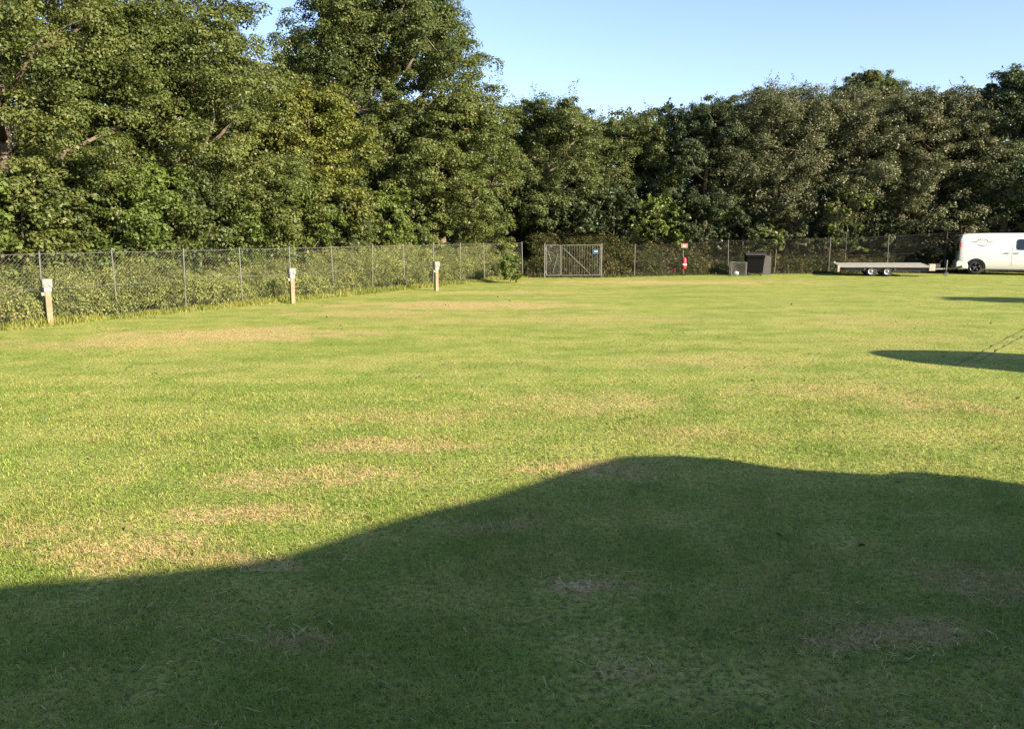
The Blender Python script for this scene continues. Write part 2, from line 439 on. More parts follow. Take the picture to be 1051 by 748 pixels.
# ------------------------------------------------------------------ grass blades
def grass():
    rng = np.random.default_rng(11)
    Vs, Fs, off = [], [], 0
    def band(y0, y1, n, h, wd, kind):
        nonlocal off
        # uniform over the wedge |x| < 0.80 y
        a0, a1, b0, b1 = y0 * (.84 if y0 > 3 else 1), y0 * (1.16 if y0 > 3 else 1.001), y1 * .84, y1 * 1.16
        yy = np.sqrt(rng.uniform(a0 ** 2, b1 ** 2, int(n * 1.15))); n = len(yy); xx = rng.uniform(-.80, .80, n) * yy
        ramp = np.clip((yy - a0) / (a1 - a0), 0, 1) * np.clip((b1 - yy) / (b1 - b0), 0, 1)
        # clumped density
        keep = rng.uniform(0, 1, n) < ramp *  np.clip(0.72 + 0.35 * vnoise(xx * 5, yy * 5, 21) + .3 * vnoise(xx * 16, yy * 16, 22), 0.10, 1)
        d_left = (xx - FA[0]) * FN[0] + (yy - FA[1]) * FN[1]
        keep &= d_left < 0.1
        yf = np.interp(xx, [FB[0]] + [p[0] for p in FAR], [FB[1]] + [p[1] for p in FAR])
        keep &= yy < yf + 0.3
        xx, yy = xx[keep], yy[keep]; n = len(xx)
        long = 1 + 0.25 * vnoise(xx * 2.2, yy * 2.2, 5) + (0.4 * vnoise(xx * 9, yy * 9, 6) if y1 < 10 else 0)
        hh = h * rng.uniform(0.45, 1.1, n) * np.clip(long, .35, 1.6); ww = wd * rng.uniform(.6, 1.3, n)
        az = rng.uniform(0, 2 * math.pi, n); ln = rng.uniform(0.5, 1.9, n)
        d = np.stack([np.cos(az), np.sin(az), 0 * az], 1); s = np.stack([-np.sin(az + rng.normal(0, .7, n)), np.cos(az), 0 * az], 1)
        r = np.stack([xx, yy, 0 * xx - 0.003], 1)
        up = np.array([[0, 0, 1.0]])
        mid = r + d * (hh * .28 * ln)[:, None] + up * (hh * .55)[:, None]
        tip = r + d * (hh * .95 * ln)[:, None] + up * (hh * (1.0 - .62 * ln / 1.9))[:, None]
        w2 = (s * ww[:, None] / 2)
        if kind == 2:
            V = np.stack([r - w2, r + w2, mid - w2 * .8, mid + w2 * .8, tip], 1).reshape(-1, 3)
            b = np.arange(n)[:, None] * 5
            F = np.stack([b + [0, 1, 3], b + [0, 3, 2], b + [2, 3, 4]], 1).reshape(-1, 3)
        else:
            V = np.stack([r - w2, r + w2, tip], 1).reshape(-1, 3)
            F = (np.arange(n)[:, None] * 3 + [0, 1, 2])
        Vs.append(V); Fs.append(F + off); off += len(V)
    band(2.2, 5.2, 310000, .042, .0034, 2)
    band(5.2, 9.5, 300000, .036, .0048, 2)
    band(9.5, 16, 290000, .026, .009, 1)
    band(16, 39, 240000, .022, .020, 1)
    o = link_mesh('grass', array_mesh('grass', np.concatenate(Vs), np.concatenate(Fs)), M['blades']); tag(o, kind='stuff')
grass()

def lawn_litter():
    rng = np.random.default_rng(77)
    # cut straws lying in the bare patches of the near lawn
    A = []
    for (px, py, rx, ry, st) in DRY:
        c = ground(px, py)
        if c[1] > 9: continue
        k = int(260 * st * rx); A.append(np.stack([rng.normal(c[0], rx * .55, k), rng.normal(c[1], ry * .7, k)], 1))
    yy = np.sqrt(rng.uniform(2.4 ** 2, 9 ** 2, 1500)); A.append(np.stack([rng.uniform(-.8, .8, 1500) * yy, yy], 1))
    P = np.concatenate(A); n = len(P); az = rng.uniform(0, 6.28, n); L = rng.uniform(.02, .075, n); wd = rng.uniform(.0016, .0034, n)
    d = np.stack([np.cos(az), np.sin(az), rng.normal(0, .15, n)], 1); s_ = np.stack([-np.sin(az), np.cos(az), 0 * az], 1) * wd[:, None]
    c = np.stack([P[:, 0], P[:, 1], rng.uniform(.014, .030, n)], 1); e = d * (L / 2)[:, None]
    V = np.stack([c - e - s_, c - e + s_, c + e + s_ * .6, c + e - s_ * .6], 1).reshape(-1, 3)
    o = link_mesh('straw_litter', array_mesh('straw_litter', V, np.arange(n)[:, None] * 4 + [0, 1, 2, 3]), surf_mat('cut straw', (.46, .38, .18), .8, var=.4, scale=3, spec=.1)); tag(o, kind='stuff')
    # low broad-leaved weeds and a few dead leaves between the blades
    n = 1500; yy = np.sqrt(rng.uniform(2.6 ** 2, 16 ** 2, n)); xx = rng.uniform(-.8, .8, n) * yy
    keep = vnoise(xx * 1.6, yy * 1.6, 61) > .1; xx, yy = xx[keep], yy[keep]; n = len(xx); m = 7
    ci = np.repeat(np.arange(n), m); P = np.stack([xx[ci], yy[ci], 0 * xx[ci]], 1) + rng.normal(0, 1, (n * m, 3)) * [.035, .035, 0] + np.array([0, 0, 1]) * rng.uniform(.012, .034, (n * m, 1))
    Nr = unit(rng.normal(0, .35, (n * m, 3)) + [0, 0, 1]); L = rng.uniform(.014, .032, n * m)
    V, F = leaf_arrays(P, Nr, L, L * .7, rng, .1)
    o = link_mesh('lawn_weeds', array_mesh('lawn_weeds', V, F), leaf_mat('clover leaves', (.07, .15, .03), (.14, .23, .05), None, spec=.2)); tag(o, kind='stuff')
    n = 130; yy = np.sqrt(rng.uniform(2.6 ** 2, 24 ** 2, n)); xx = rng.uniform(-.75, .75, n) * yy
    P = np.stack([xx, yy, rng.uniform(.018, .034, n)], 1); Nr = unit(rng.normal(0, .5, (n, 3)) + [0, 0, 1]); L = rng.uniform(.03, .075, n)
    V, F = leaf_arrays(P, Nr, L, L * .6, rng, .2)
    o = link_mesh('fallen_leaves', array_mesh('fallen_leaves', V, F), leaf_mat('dead leaves', (.075, .062, .03), (.17, .135, .065), None, trans=.1, spec=.1)); tag(o, kind='stuff')

# ------------------------------------------------------------------ leaves
def unit(v): return v / (np.linalg.norm(v, axis=-1, keepdims=True) + 1e-9)

def leaf_arrays(P, Nr, L, Wd, rng, fold=0.16):
    n = len(P); rnd = rng.normal(0, 1, (n, 3))
    t = unit(np.cross(Nr, rnd)); b = np.cross(Nr, t)
    l = (L / 2)[:, None]; wv = (Wd / 2)[:, None]
    V = np.stack([P - t * l, P + b * wv + Nr * (fold * L)[:, None] - t * l * .15, P + t * l, P - b * wv + Nr * (fold * L)[:, None] - t * l * .15], 1).reshape(-1, 3)
    F = np.arange(n)[:, None] * 4 + [0, 1, 2, 3]
    return V, F

def clump_leaves(C, rad, per, size, rng, flat=0.62, upb=0.5, aspect=0.62, outer=None, sig=.27):
    """C (k,3) clump centres, rad (k,), per leaves per clump"""
    k = len(C); n = k * per
    d = unit(rng.normal(0, 1, (n, 3)) + np.array([0, 0, upb]) + (0 if outer is None else np.repeat(outer, per, 0) * 0.55))
    rr = np.clip(np.abs(rng.normal(.82, sig, n)), .1, 1.7)
    ci = np.repeat(np.arange(k), per)
    P = C[ci] + d * (rr * rad[ci])[:, None] * np.array([1, 1, flat])
    Nr = unit(d * 0.85 + np.array([0, 0, 0.45]) + rng.normal(0, 0.45, (n, 3)))
    L = size * rng.uniform(0.6, 1.3, n)
    return P, Nr, L, L * aspect * rng.uniform(.8, 1.2, n)

DENS = 1.4
def make_tree(name, label, cat, x, y, top, hw, mat, seed, bottom=0.6, lobes=14, clumps=20, per=95, size=0.13, bark='bark', group=None,
              sprigs=12, hd=None, trunk_r=0.22, belly=0.42, clump_r=0.34, z0=None, lean=(0, 0), trunk=True, lobe_r=0.43, base_w=0.8):
    rng = np.random.default_rng(seed)
    if z0 is None: z0 = float(max(bank_h(np.array([x]), np.array([y]))[0], 0)) - .05
    root = thing(name, label, cat, (x, y, z0), 0, group)
    H = top - z0; hd = hd or hw
    def prof(t):
        t = np.clip(t, 0, 1)
        up = np.sqrt(np.clip(1 - ((t - belly) / (1 - belly)) ** 2, 0, 1)) ** 0.9
        lo = base_w + (1 - base_w) * np.clip(t / belly, 0, 1)
        return np.where(t > belly, up, lo)
    lobes = int(lobes * 1.2); sig = .27
    if cat == 'tree' and name == 'oak_tree': sig = .15; lobe_r = .39; clump_r = clump_r * .92
    lc = []; lr = []
    for i in range(lobes):
        t = ((i + rng.uniform(0.1, 0.9)) / lobes)
        t = t ** 0.85
        zz = bottom + t * (H - bottom)
        r0 = hw * lobe_r * rng.uniform(.75, 1.2) * (0.75 + .25 * float(prof(t)))
        zz = min(zz, H - r0 * .8)
        a = i * 2.399 + rng.uniform(-.5, .5)
        pr = float(prof((zz - bottom) / (H - bottom)))
        rad = max(pr * 1.0 - (r0 / hw) * 0.85, 0.0) * rng.uniform(.8, 1.12)
        lc.append((math.cos(a) * rad * hw + lean[0] * t, math.sin(a) * rad * hd + lean[1] * t, max(zz, bottom + r0 * .45))); lr.append(r0)
    lc.append((lean[0], lean[1], H - hw * .34)); lr.append(hw * .36)
    lc = np.array(lc); lr = np.array(lr)
    if hw > 1.5: per = int(per * DENS); size = size * .80; clumps = int(clumps * 1.8); clump_r = clump_r * .74
    C = []; CR = []; O = []
    for c, r0 in zip(lc, lr):
        k = int(clumps * rng.uniform(.8, 1.2))
        outd = np.array([c[0], c[1], (c[2] - H * .45) * .7]); outd = outd / (np.linalg.norm(outd) + 1e-6)
        d = unit(rng.normal(0, 1, (k, 3)) + outd * .55 + np.array([0, 0, .15]))
        rr = rng.uniform(.45, 1.2, k)
        C.append(c + d * (rr * r0)[:, None]); CR.append(r0 * clump_r * rng.uniform(.55, 1.5, k)); O.append(d)
    C = np.concatenate(C); CR = np.concatenate(CR); O = np.concatenate(O)
    C[:, 2] = np.maximum(C[:, 2], 0.15 + rng.uniform(0, .3, len(C)))
    P, Nr, L, Wd = clump_leaves(C, CR, per, size, rng, outer=O, sig=sig)
    parts = [(P, Nr, L, Wd)]
    # loose sprigs that break the outline
    if sprigs:
        idx = rng.choice(len(C), sprigs * 3)
        sd = unit(O[idx] * .8 + np.array([0, 0, .55]) + rng.normal(0, .3, (len(idx), 3)))
        m = 26
        s = np.tile(np.linspace(.2, 1, m), len(idx)); si = np.repeat(np.arange(len(idx)), m)
        ln = rng.uniform(.5, 1.1, len(idx)) * min(1.0, hw * .3)
        P2 = C[idx][si] + sd[si] * (CR[idx][si] * .6 + s * ln[si])[:, None] + rng.normal(0, .06, (len(s), 3)) * (1.3 - s)[:, None] * min(1.5, hw * .4)
        N2 = unit(rng.normal(0, .8, (len(s), 3)) + np.array([0, 0, .5])); L2 = size * rng.uniform(.6, 1.1, len(s))
        parts.append((P2, N2, L2, L2 * .6))
    V, F = leaf_arrays(np.concatenate([p[0] for p in parts]), np.concatenate([p[1] for p in parts]), np.concatenate([p[2] for p in parts]), np.concatenate([p[3] for p in parts]), rng)
    V[:, 2] = np.maximum(V[:, 2], -0.02)
    crown = link_mesh('crown', array_mesh('crown', V, F), mat, root)
    if trunk:
        mb = MB()
        th = H * .72; pts = []; rs = []
        for i in range(9):
            q = i / 8
            pts.append((lean[0] * q + rng.normal(0, .05) * H * .12 * q, lean[1] * q + rng.normal(0, .05) * H * .12 * q, -.15 + th * q)); rs.append(trunk_r * (1.25 - 1.08 * q) * (1.3 if i == 0 else 1))
        mb.tube(pts, rs, 8)
        tp = np.array(pts)
        for c, r0 in zip(lc, lr):
            sz = max(.25 * th, min(c[2] - .3 * r0 - .35 * math.hypot(c[0], c[1]), th * .96))
            s0 = np.array([np.interp(sz, tp[:, 2], tp[:, k]) for k in range(3)])
            mid = (s0 + c) / 2 + np.array([0, 0, -.10 * np.linalg.norm(c - s0)]) + rng.normal(0, .12, 3)
            r1 = trunk_r * .34
            mb.tube([s0, mid, c], [r1, r1 * .7, r1 * .38], 5)
            for j in rng.choice(len(C), 26):
                if np.linalg.norm(C[j] - c) < r0 * 1.15:
                    m2 = (c + C[j]) / 2 + rng.normal(0, .1, 3) * r0
                    mb.tube([c, m2, C[j]], [r1 * .36, r1 * .25, r1 * .1], 4, cap=False)
        mb.build('trunk', M[bark], root, smooth=True)
    return root

# left-hand wood: px, distance, picture row of the top, half width in px
def T(px, D, py, hwpx):
    x, y, z = point(px, py, D)
    return dict(x=float(x), y=float(y), top=float(z), hw=hwpx / FOC * D)

G_WOOD = 'trees along the left fence'
make_tree('oak_tree', 'big oak at the photo\'s left edge, low boughs over the chain link fence', 'tree', **T(-20, 21.5, -95, 165), mat=M['oak'], seed=1, lobes=20, clumps=24, per=135, size=.100, trunk_r=.3, bottom=1.0)
make_tree('oak_tree', 'sloping-topped oak between the left edge oak and the yellowing tree', 'tree', **T(172, 25, 22, 128), mat=M['oak'], seed=2, lobes=22, clumps=24, per=135, size=.100, trunk_r=.28, bottom=1.0, belly=.22)
make_tree('oak_tree', 'tall oak behind the others with one leafy bough against the sky top left', 'tree', **T(98, 31, -175, 150), mat=M['oak_deep'], seed=3, lobes=24, clumps=22, per=110, size=.14, trunk_r=.35, bottom=2.0)
make_tree('maple_tree', 'small yellowing tree in front of the tall rounded oak', 'tree', **T(318, 27.6, 98, 58), mat=M['yellow'], seed=4, lobes=12, clumps=18, per=85, size=.12, trunk_r=.13, bottom=2.2, sprigs=18, lobe_r=.5)
make_tree('oak_tree', 'tallest rounded oak standing behind the yellowing tree', 'tree', **T(392, 36, -12, 115), mat=M['oak_deep'], seed=5, lobes=30, clumps=26, per=140, size=.128, trunk_r=.42, bottom=1.0, belly=.28)
make_tree('oak_tree', 'lower bushy oak spreading right of the yellowing tree, above the middle of the fence', 'tree', **T(452, 33.8, 112, 88), mat=M['oak'], seed=6, lobes=16, clumps=22, per=120, size=.122, trunk_r=.2, bottom=.8)
make_tree('ash_tree', 'olive tree over the fence corner with an open top and a small sky gap', 'tree', **T(562, 41, 112, 66), mat=M['mid'], seed=7, lobes=16, clumps=20, per=115, size=.125, trunk_r=.2, bottom=.9, sprigs=22)
make_tree('ash_tree', 'olive tree with a spiky top behind the steel gate', 'tree', **T(642, 43.5, 130, 60), mat=M['mid'], seed=8, lobes=14, clumps=20, per=115, size=.125, trunk_r=.2, bottom=.9, sprigs=22)
make_tree('alder_tree', 'dark green tree with a pale leader, behind the small red sign', 'tree', **T(727, 42, 112, 54), mat=M['dark'], seed=9, lobes=14, clumps=20, per=115, size=.125, trunk_r=.18, bottom=1.0, sprigs=16)
make_tree('hawthorn_tree', 'broad bronze-leaved tree above the black bin', 'tree', **T(800, 42.5, 100, 76), mat=M['brown'], seed=10, lobes=18, clumps=22, per=120, size=.118, trunk_r=.2, bottom=.9, sprigs=22)
make_tree('hawthorn_tree', 'bronze-leaved tree above the flatbed trailer, in front of the round green crown', 'tree', **T(888, 43, 106, 72), mat=M['brown'], seed=12, lobes=18, clumps=22, per=120, size=.118, trunk_r=.2, bottom=.9, sprigs=22)
make_tree('hawthorn_tree', 'bronze-leaved tree above the trailer drawbar and the back of the white van', 'tree', **T(968, 41.5, 104, 66), mat=M['brown'], seed=13, lobes=18, clumps=22, per=120, size=.118, trunk_r=.2, bottom=.9, sprigs=22)
make_tree('linden_tree', 'distant round green crown poking up behind the bronze trees', 'tree', **T(893, 56, 80, 46), mat=M['mid'], seed=14, lobes=20, belly=.2, clumps=20, per=140, size=.128, trunk_r=.25, bottom=3, sprigs=4)
make_tree('sycamore_tree', 'dark green sycamore at the photo\'s right edge behind the white van', 'tree', **T(1045, 41, 82, 58), mat=M['dark'], seed=15, lobes=16, clumps=20, per=110, size=.14, trunk_r=.25, bottom=.9, sprigs=14)
make_tree('sycamore_tree', 'dark sycamore beyond the right edge, front of the white van', 'tree', **T(1140, 41, 60, 70), mat=M['dark'], seed=16, lobes=14, clumps=16, per=60, size=.22, trunk_r=.25, bottom=.9)
make_tree('oak_tree', 'oak at the near end of the fence, cut off by the left edge', 'tree', **T(-260, 17.5, -150, 190), mat=M['oak'], seed=17, lobes=14, clumps=16, per=60, size=.15, trunk_r=.3, bottom=1.0)

# second row, leaf colour kept dark to paint the shade between the crowns
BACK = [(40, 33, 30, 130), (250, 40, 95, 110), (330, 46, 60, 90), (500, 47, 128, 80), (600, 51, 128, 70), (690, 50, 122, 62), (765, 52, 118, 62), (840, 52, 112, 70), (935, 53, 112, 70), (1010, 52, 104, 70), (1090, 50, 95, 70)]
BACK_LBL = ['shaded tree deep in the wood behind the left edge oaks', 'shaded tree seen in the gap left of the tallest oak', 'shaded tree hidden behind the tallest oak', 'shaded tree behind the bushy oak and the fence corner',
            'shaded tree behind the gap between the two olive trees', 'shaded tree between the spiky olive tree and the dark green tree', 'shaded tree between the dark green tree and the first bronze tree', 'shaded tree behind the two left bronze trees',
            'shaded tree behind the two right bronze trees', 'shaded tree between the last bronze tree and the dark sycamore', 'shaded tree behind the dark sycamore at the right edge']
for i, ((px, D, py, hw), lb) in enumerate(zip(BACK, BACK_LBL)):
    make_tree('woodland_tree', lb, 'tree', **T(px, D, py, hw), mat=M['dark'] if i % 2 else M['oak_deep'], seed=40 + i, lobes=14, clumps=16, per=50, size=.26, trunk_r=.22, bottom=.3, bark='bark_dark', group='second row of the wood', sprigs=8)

# hazel and sycamore shrubs standing just behind the left fence
SHR = [(-40, 1.9, 3.1, 'oak'), (28, 2.2, 3.0, 'fresh'), (88, 2.1, 2.9, 'oak'), (142, 2.3, 3.2, 'oak_deep'), (186, 2.0, 3.0, 'fresh'), (226, 2.3, 3.2, 'fresh'), (262, 2.1, 3.0, 'mid'), (298, 2.2, 2.9, 'fresh'), (334, 2.1, 3.0, 'oak'), (370, 2.3, 3.3, 'fresh'), (408, 2.1, 3.2, 'mid'), (446, 2.2, 3.0, 'fresh'), (484, 2.1, 3.3, 'mid'), (520, 2.4, 3.0, 'mid')]
SHR_LBL = ['hazel shrub cut by the left edge, behind the fence', 'hazel shrub behind the fence, left of the nearest power post', 'hazel shrub behind the fence just right of the nearest power post', 'dark hazel shrub behind the second fence post from the left',
           'leafy hazel shrub behind the third fence post from the left', 'leafy hazel shrub between the third and fourth fence posts', 'olive hazel shrub behind the fourth fence post', 'leafy hazel shrub behind the middle power post', 'hazel shrub under the yellowing tree',
           'leafy hazel shrub under the right flank of the yellowing tree', 'olive hazel shrub left of the farthest power post', 'leafy hazel shrub behind the farthest power post', 'olive hazel shrub between the farthest power post and the fence corner', 'olive hazel shrub at the fence corner']
for i, ((px, off, hh, mt), lb) in enumerate(zip(SHR, SHR_LBL)):
    b = left_at(px) + FN * off
    # push along so that the shrub shows near its column
    make_tree('hazel_shrub', lb, 'shrub', x=float(b[0]), y=float(b[1]), top=hh + .3, hw=1.25, mat=M[mt], seed=70 + i, lobes=9, clumps=20, per=58, size=.105, trunk_r=.05, bottom=.25, sprigs=8, group='hazel shrubs along the left fence', base_w=.9)
FSH = [(556, 38.5, 3.0, 'dark'), (592, 38.5, 2.6, 'dark'), (632, 38.8, 3.2, 'dark'), (676, 39.0, 3.0, 'fresh'), (722, 39.3, 3.4, 'dark'), (768, 39.6, 2.8, 'dark'), (812, 39.4, 3.2, 'brown'), (858, 39.5, 3.0, 'dark'), (905, 39.6, 3.4, 'dark'), (950, 39.6, 3.4, 'dark'), (995, 39.6, 3.4, 'dark'), (1045, 39.6, 3.4, 'dark')]  # most bushes take the dark leaves in place of shade below the trees
FSH_LBL = ['elder bush in the open gap between the fence corner and the gate', 'dark elder bush behind the gate', 'elder bush right of the gate', 'green elder bush left of the small red sign', 'dark elder bush right of the small red sign', 'elder bush behind the black bin', 'bronze elder bush right of the grey board',
           'dark elder bush over the left end of the trailer', 'dark elder bush over the middle of the trailer', 'dark elder bush over the trailer drawbar', 'dark elder bush behind the rear of the white van', 'dark elder bush behind the white van\'s cab']
for i, ((px, D, hh, mt), lb) in enumerate(zip(FSH, FSH_LBL)):
    g0 = point(px, 283, D)
    z0 = float(bank_h(np.array([g0[0]]), np.array([D]))[0])
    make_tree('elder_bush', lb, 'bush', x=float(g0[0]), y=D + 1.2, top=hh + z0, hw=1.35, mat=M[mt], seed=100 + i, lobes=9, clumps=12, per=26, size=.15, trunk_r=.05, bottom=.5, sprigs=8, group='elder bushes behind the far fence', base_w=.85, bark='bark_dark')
# small sunlit saplings on the bank
for i, (px, py, D, hw, lb) in enumerate([(872, 196, 39.0, 24, 'yellow-green sapling catching sun above the trailer'), (792, 236, 38.2, 14, 'small yellow-green sapling above the grey board'), (1000, 214, 39.2, 14, 'small sapling behind the back of the white van')]):
    make_tree('sapling', lb, 'sapling', **T(px, D, py, hw), mat=M['oak'], seed=130 + i, lobes=6, clumps=9, per=22, size=.17, trunk_r=.03, bottom=1.0, sprigs=4, group='saplings on the bank')
# the small shrub growing in front of the fence corner
c = ground(524, 290.5)
make_tree('small_bush', 'small green bush growing at the fence corner in front of the mesh', 'bush', x=float(c[0]), y=float(c[1]), top=1.05, hw=.42, mat=M['fresh'], seed=140, lobes=7, clumps=12, per=40, size=.09, trunk_r=.02, bottom=.05, sprigs=6, z0=0.0, base_w=.9)
# unseen trees added past the right edge: they shade the lower right of the wood and streak the lawn
for i, (x, y, top, hw, lb) in enumerate([(28.9, 37.6, 10, 3.0, 'shading tree added past the right edge, farther along the field side'), (33, 41.5, 10, 3.6, 'shading tree added past the right edge, at the far field corner'), (30, 44, 10, 3.4, 'shading tree added past the right edge, beyond the van'), (28.5, 11.2, 8.6, 1.7, 'slim birch added past the right edge to streak the lawn with shadow')]):
    make_tree('added_shade_tree', lb, 'tree', x=x, y=y, top=top, hw=hw, mat=M['mid'], seed=150 + i, lobes=12, clumps=14, per=50, size=.24, trunk_r=.2, bottom=.8 if i < 3 else 2.5, z0=0.0, sprigs=0)

lawn_litter()
# ------------------------------------------------------------------ undergrowth on the left fence and below the bank
def undergrowth():
    rng = np.random.default_rng(5)
    L = float(np.linalg.norm(FB - FA)); n = 4600
    t = rng.uniform(-4.5, L - .3, n); off = .05 + 1.7 * rng.uniform(0, 1, n) ** 1.4
    prof = 0.98 + 0.34 * vnoise(t * 1.6, t * 0, 31) + 0.34 * vnoise(t * 4, off * 3, 32) + 0.45 * np.clip((t - 5) / 6, 0, 1)
    top = np.clip(prof * (0.62 + .38 * np.clip(off / .7, 0, 1)), .3, 1.62)
    z = top * rng.uniform(0.05, 1, n) ** .65
    b = FA[None] + t[:, None] * FD + off[:, None] * FN
    C = np.stack([b[:, 0], b[:, 1], z], 1); rad = rng.uniform(.10, .24, n)
    P, Nr, Ls, W_ = clump_leaves(C, rad, 84, .043, rng, flat=.8, upb=.3)
    V, F = leaf_arrays(P, Nr, Ls, W_, rng); V[:, 2] = np.maximum(V[:, 2], 0.005)
    o = link_mesh('undergrowth', array_mesh('undergrowth', V, F), M['bramble']); tag(o, kind='stuff')
undergrowth()

def stems(name, B, hts, wd, mat, rng, leafy=.35):
    n = len(B); az = rng.uniform(0, 6.28, n); ln = rng.uniform(.1, .7, n)
    d = np.stack([np.cos(az), np.sin(az), 0 * az], 1); s = np.stack([-np.sin(az), np.cos(az), 0 * az], 1) * (wd * rng.uniform(.6, 1.4, n) / 2)[:, None]
    up = np.array([[0, 0, 1.0]])
    mid = B + d * (hts * .18 * ln)[:, None] + up * (hts * .55)[:, None]
    tip = B + d * (hts * .7 * ln)[:, None] + up * (hts * (1 - .2 * ln))[:, None]
    V = np.stack([B - s, B + s, mid - s * .9, mid + s * .9, tip], 1).reshape(-1, 3); k = np.arange(n)[:, None] * 5
    F = np.stack([k + [0, 1, 3], k + [0, 3, 2], k + [2, 3, 4]], 1).reshape(-1, 3)
    o = link_mesh(name, array_mesh(name, V, F), mat); tag(o, kind='stuff')

def verge():
    rng = np.random.default_rng(6); L = float(np.linalg.norm(FB - FA)); n = 17000
    t = rng.uniform(-5, L + .2, n); off = rng.normal(-.12, .2, n)
    clump = np.clip(.75 + .6 * vnoise(t * 3, off * 3, 8), .25, 1.5)
    b = FA[None] + t[:, None] * FD + off[:, None] * FN
    h = rng.uniform(.08, .27, n) * clump * np.clip(1.1 - np.abs(off + .05) * 1.6, .25, 1.1)
    stems('tall_grass', np.stack([b[:, 0], b[:, 1], 0 * t], 1), h, .016, M['weed'], rng)
    # fence foot on the far side
    n = 16000; xs = rng.uniform(FB[0], 26, n); yf = np.interp(xs, [FB[0]] + [p[0] for p in FAR], [FB[1]] + [p[1] for p in FAR])
    of = rng.normal(.35, .45, n)
    z = np.maximum(bank_h(xs, yf + of), 0)
    h = rng.uniform(.1, .55, n) * np.clip(.7 + .7 * vnoise(xs * 2, of, 14), .15, 1.6) * np.clip(.5 + of, .25, 1)
    stems('weeds', np.stack([xs, yf + of, z], 1), h, .024, M['shade_toned_weed'], rng)
    # leafy ground growth on the bank
    n = 3200; xs = rng.uniform(FB[0] - 1, 27, n); yf = np.interp(xs, [FB[0]] + [p[0] for p in FAR], [FB[1]] + [p[1] for p in FAR])
    of = rng.uniform(.2, 5.5, n); k = vnoise(xs * 1.2, of, 33) > -.55
    xs, of, yf = xs[k], of[k], yf[k]
    C = np.stack([xs, yf + of, np.maximum(bank_h(xs, yf + of), 0) + rng.uniform(.02, .5, len(xs))], 1)
    P, Nr, Ls, W_ = clump_leaves(C, rng.uniform(.15, .4, len(xs)), 34, .10, rng, flat=.7)
    V, F = leaf_arrays(P, Nr, Ls, W_, rng)
    o = link_mesh('bank_vegetation', array_mesh('bank_vegetation', V, F), M['shade_toned_weed']); tag(o, kind='stuff')
verge()

# ------------------------------------------------------------------ fences
def chain(mb, a, b, ha, hb, za=0.03, zb=0.03, step=.085, r=.0026, nrm=None):
    """diagonal woven wires between two posts; a,b xy; ha,hb heights"""
    a = np.array(a[:2]); b = np.array(b[:2]); L = float(np.linalg.norm(b - a)); d = (b - a) / L
    nv = np.array([-d[1], d[0]]) * .004
    H = (ha + hb) / 2 - za
    def pt(u, v, s):
        q = u / L; xy = a + d * u + nv * s; z = za + v * (ha + (hb - ha) * q - za) / H
        return (xy[0], xy[1], z)
    for s in (1, -1):
        u = -H if s > 0 else 0.0
        end = L if s > 0 else L + H
        while u < end:
            # from (u,0) to (u+s*H, H), clipped to 0..L
            u0, u1 = (u, u + H) if s > 0 else (u, u - H)
            lo, hi = 0.0, 1.0
            du = u1 - u0
            for bound, sign in ((0.0, 1), (L, -1)):
                q = (bound - u0) / du
                if (du > 0) == (sign > 0): lo = max(lo, q)
                else: hi = min(hi, q)
            if hi - lo > .02:
                mb.tube([pt(u0 + du * lo, H * lo, s), pt(u0 + du * hi, H * hi, s)], r, 3, cap=False)
            u += step

def fence(name, label, cat, posts, heights, wire_mat, post_mat, step, r, post_r=.017, group=None, tilt=0.0, mesh_skip=()):
    o0 = posts[0]
    root = thing(name, label, cat, (o0[0], o0[1], 0), 0, group)
    rel = [np.array([p[0] - o0[0], p[1] - o0[1]]) for p in posts]
    mb = MB()
    for i in range(len(rel) - 1):
        if i in mesh_skip: continue
        chain(mb, rel[i], rel[i + 1], heights[i] - .03, heights[i + 1] - .03, step=step, r=r)
    mb.build('wire_mesh', wire_mat, root)
    rnd = random.Random(len(posts))
    for i, (p, h) in enumerate(zip(rel, heights)):
        pm = MB(); dx, dy = rnd.uniform(-tilt, tilt), rnd.uniform(-tilt, tilt)
        q = np.array([p[0], p[1]]) + np.array([0, -.028])
        pm.tube([(q[0], q[1], -.1), (q[0] + dx, q[1] + dy, h)], post_r, 8)
        pm.lathe([(post_r * 1.25, h - .012), (post_r * 1.25, h + .012), (.002, h + .03)], c=(q[0] + dx, q[1] + dy, 0), n=8)
        pm.build('post', post_mat, root)
    for k, (nm, fr) in enumerate((('top_wire', 1.0), ('tension_wire', .52), ('bottom_wire', .04))):
        tm = MB()
        pts = [(p[0], p[1] - .006, h * fr - .028) for p, h in zip(rel, heights)]
        for i in range(len(pts) - 1):
            if i in mesh_skip: continue
            m = [(pts[i][j] + pts[i + 1][j]) / 2 for j in range(3)]; m[2] -= .012
            tm.tube([pts[i], m, pts[i + 1]], .004 if k != 0 else .005, 4, cap=False)
        tm.build(nm, wire_mat, root)
    return root

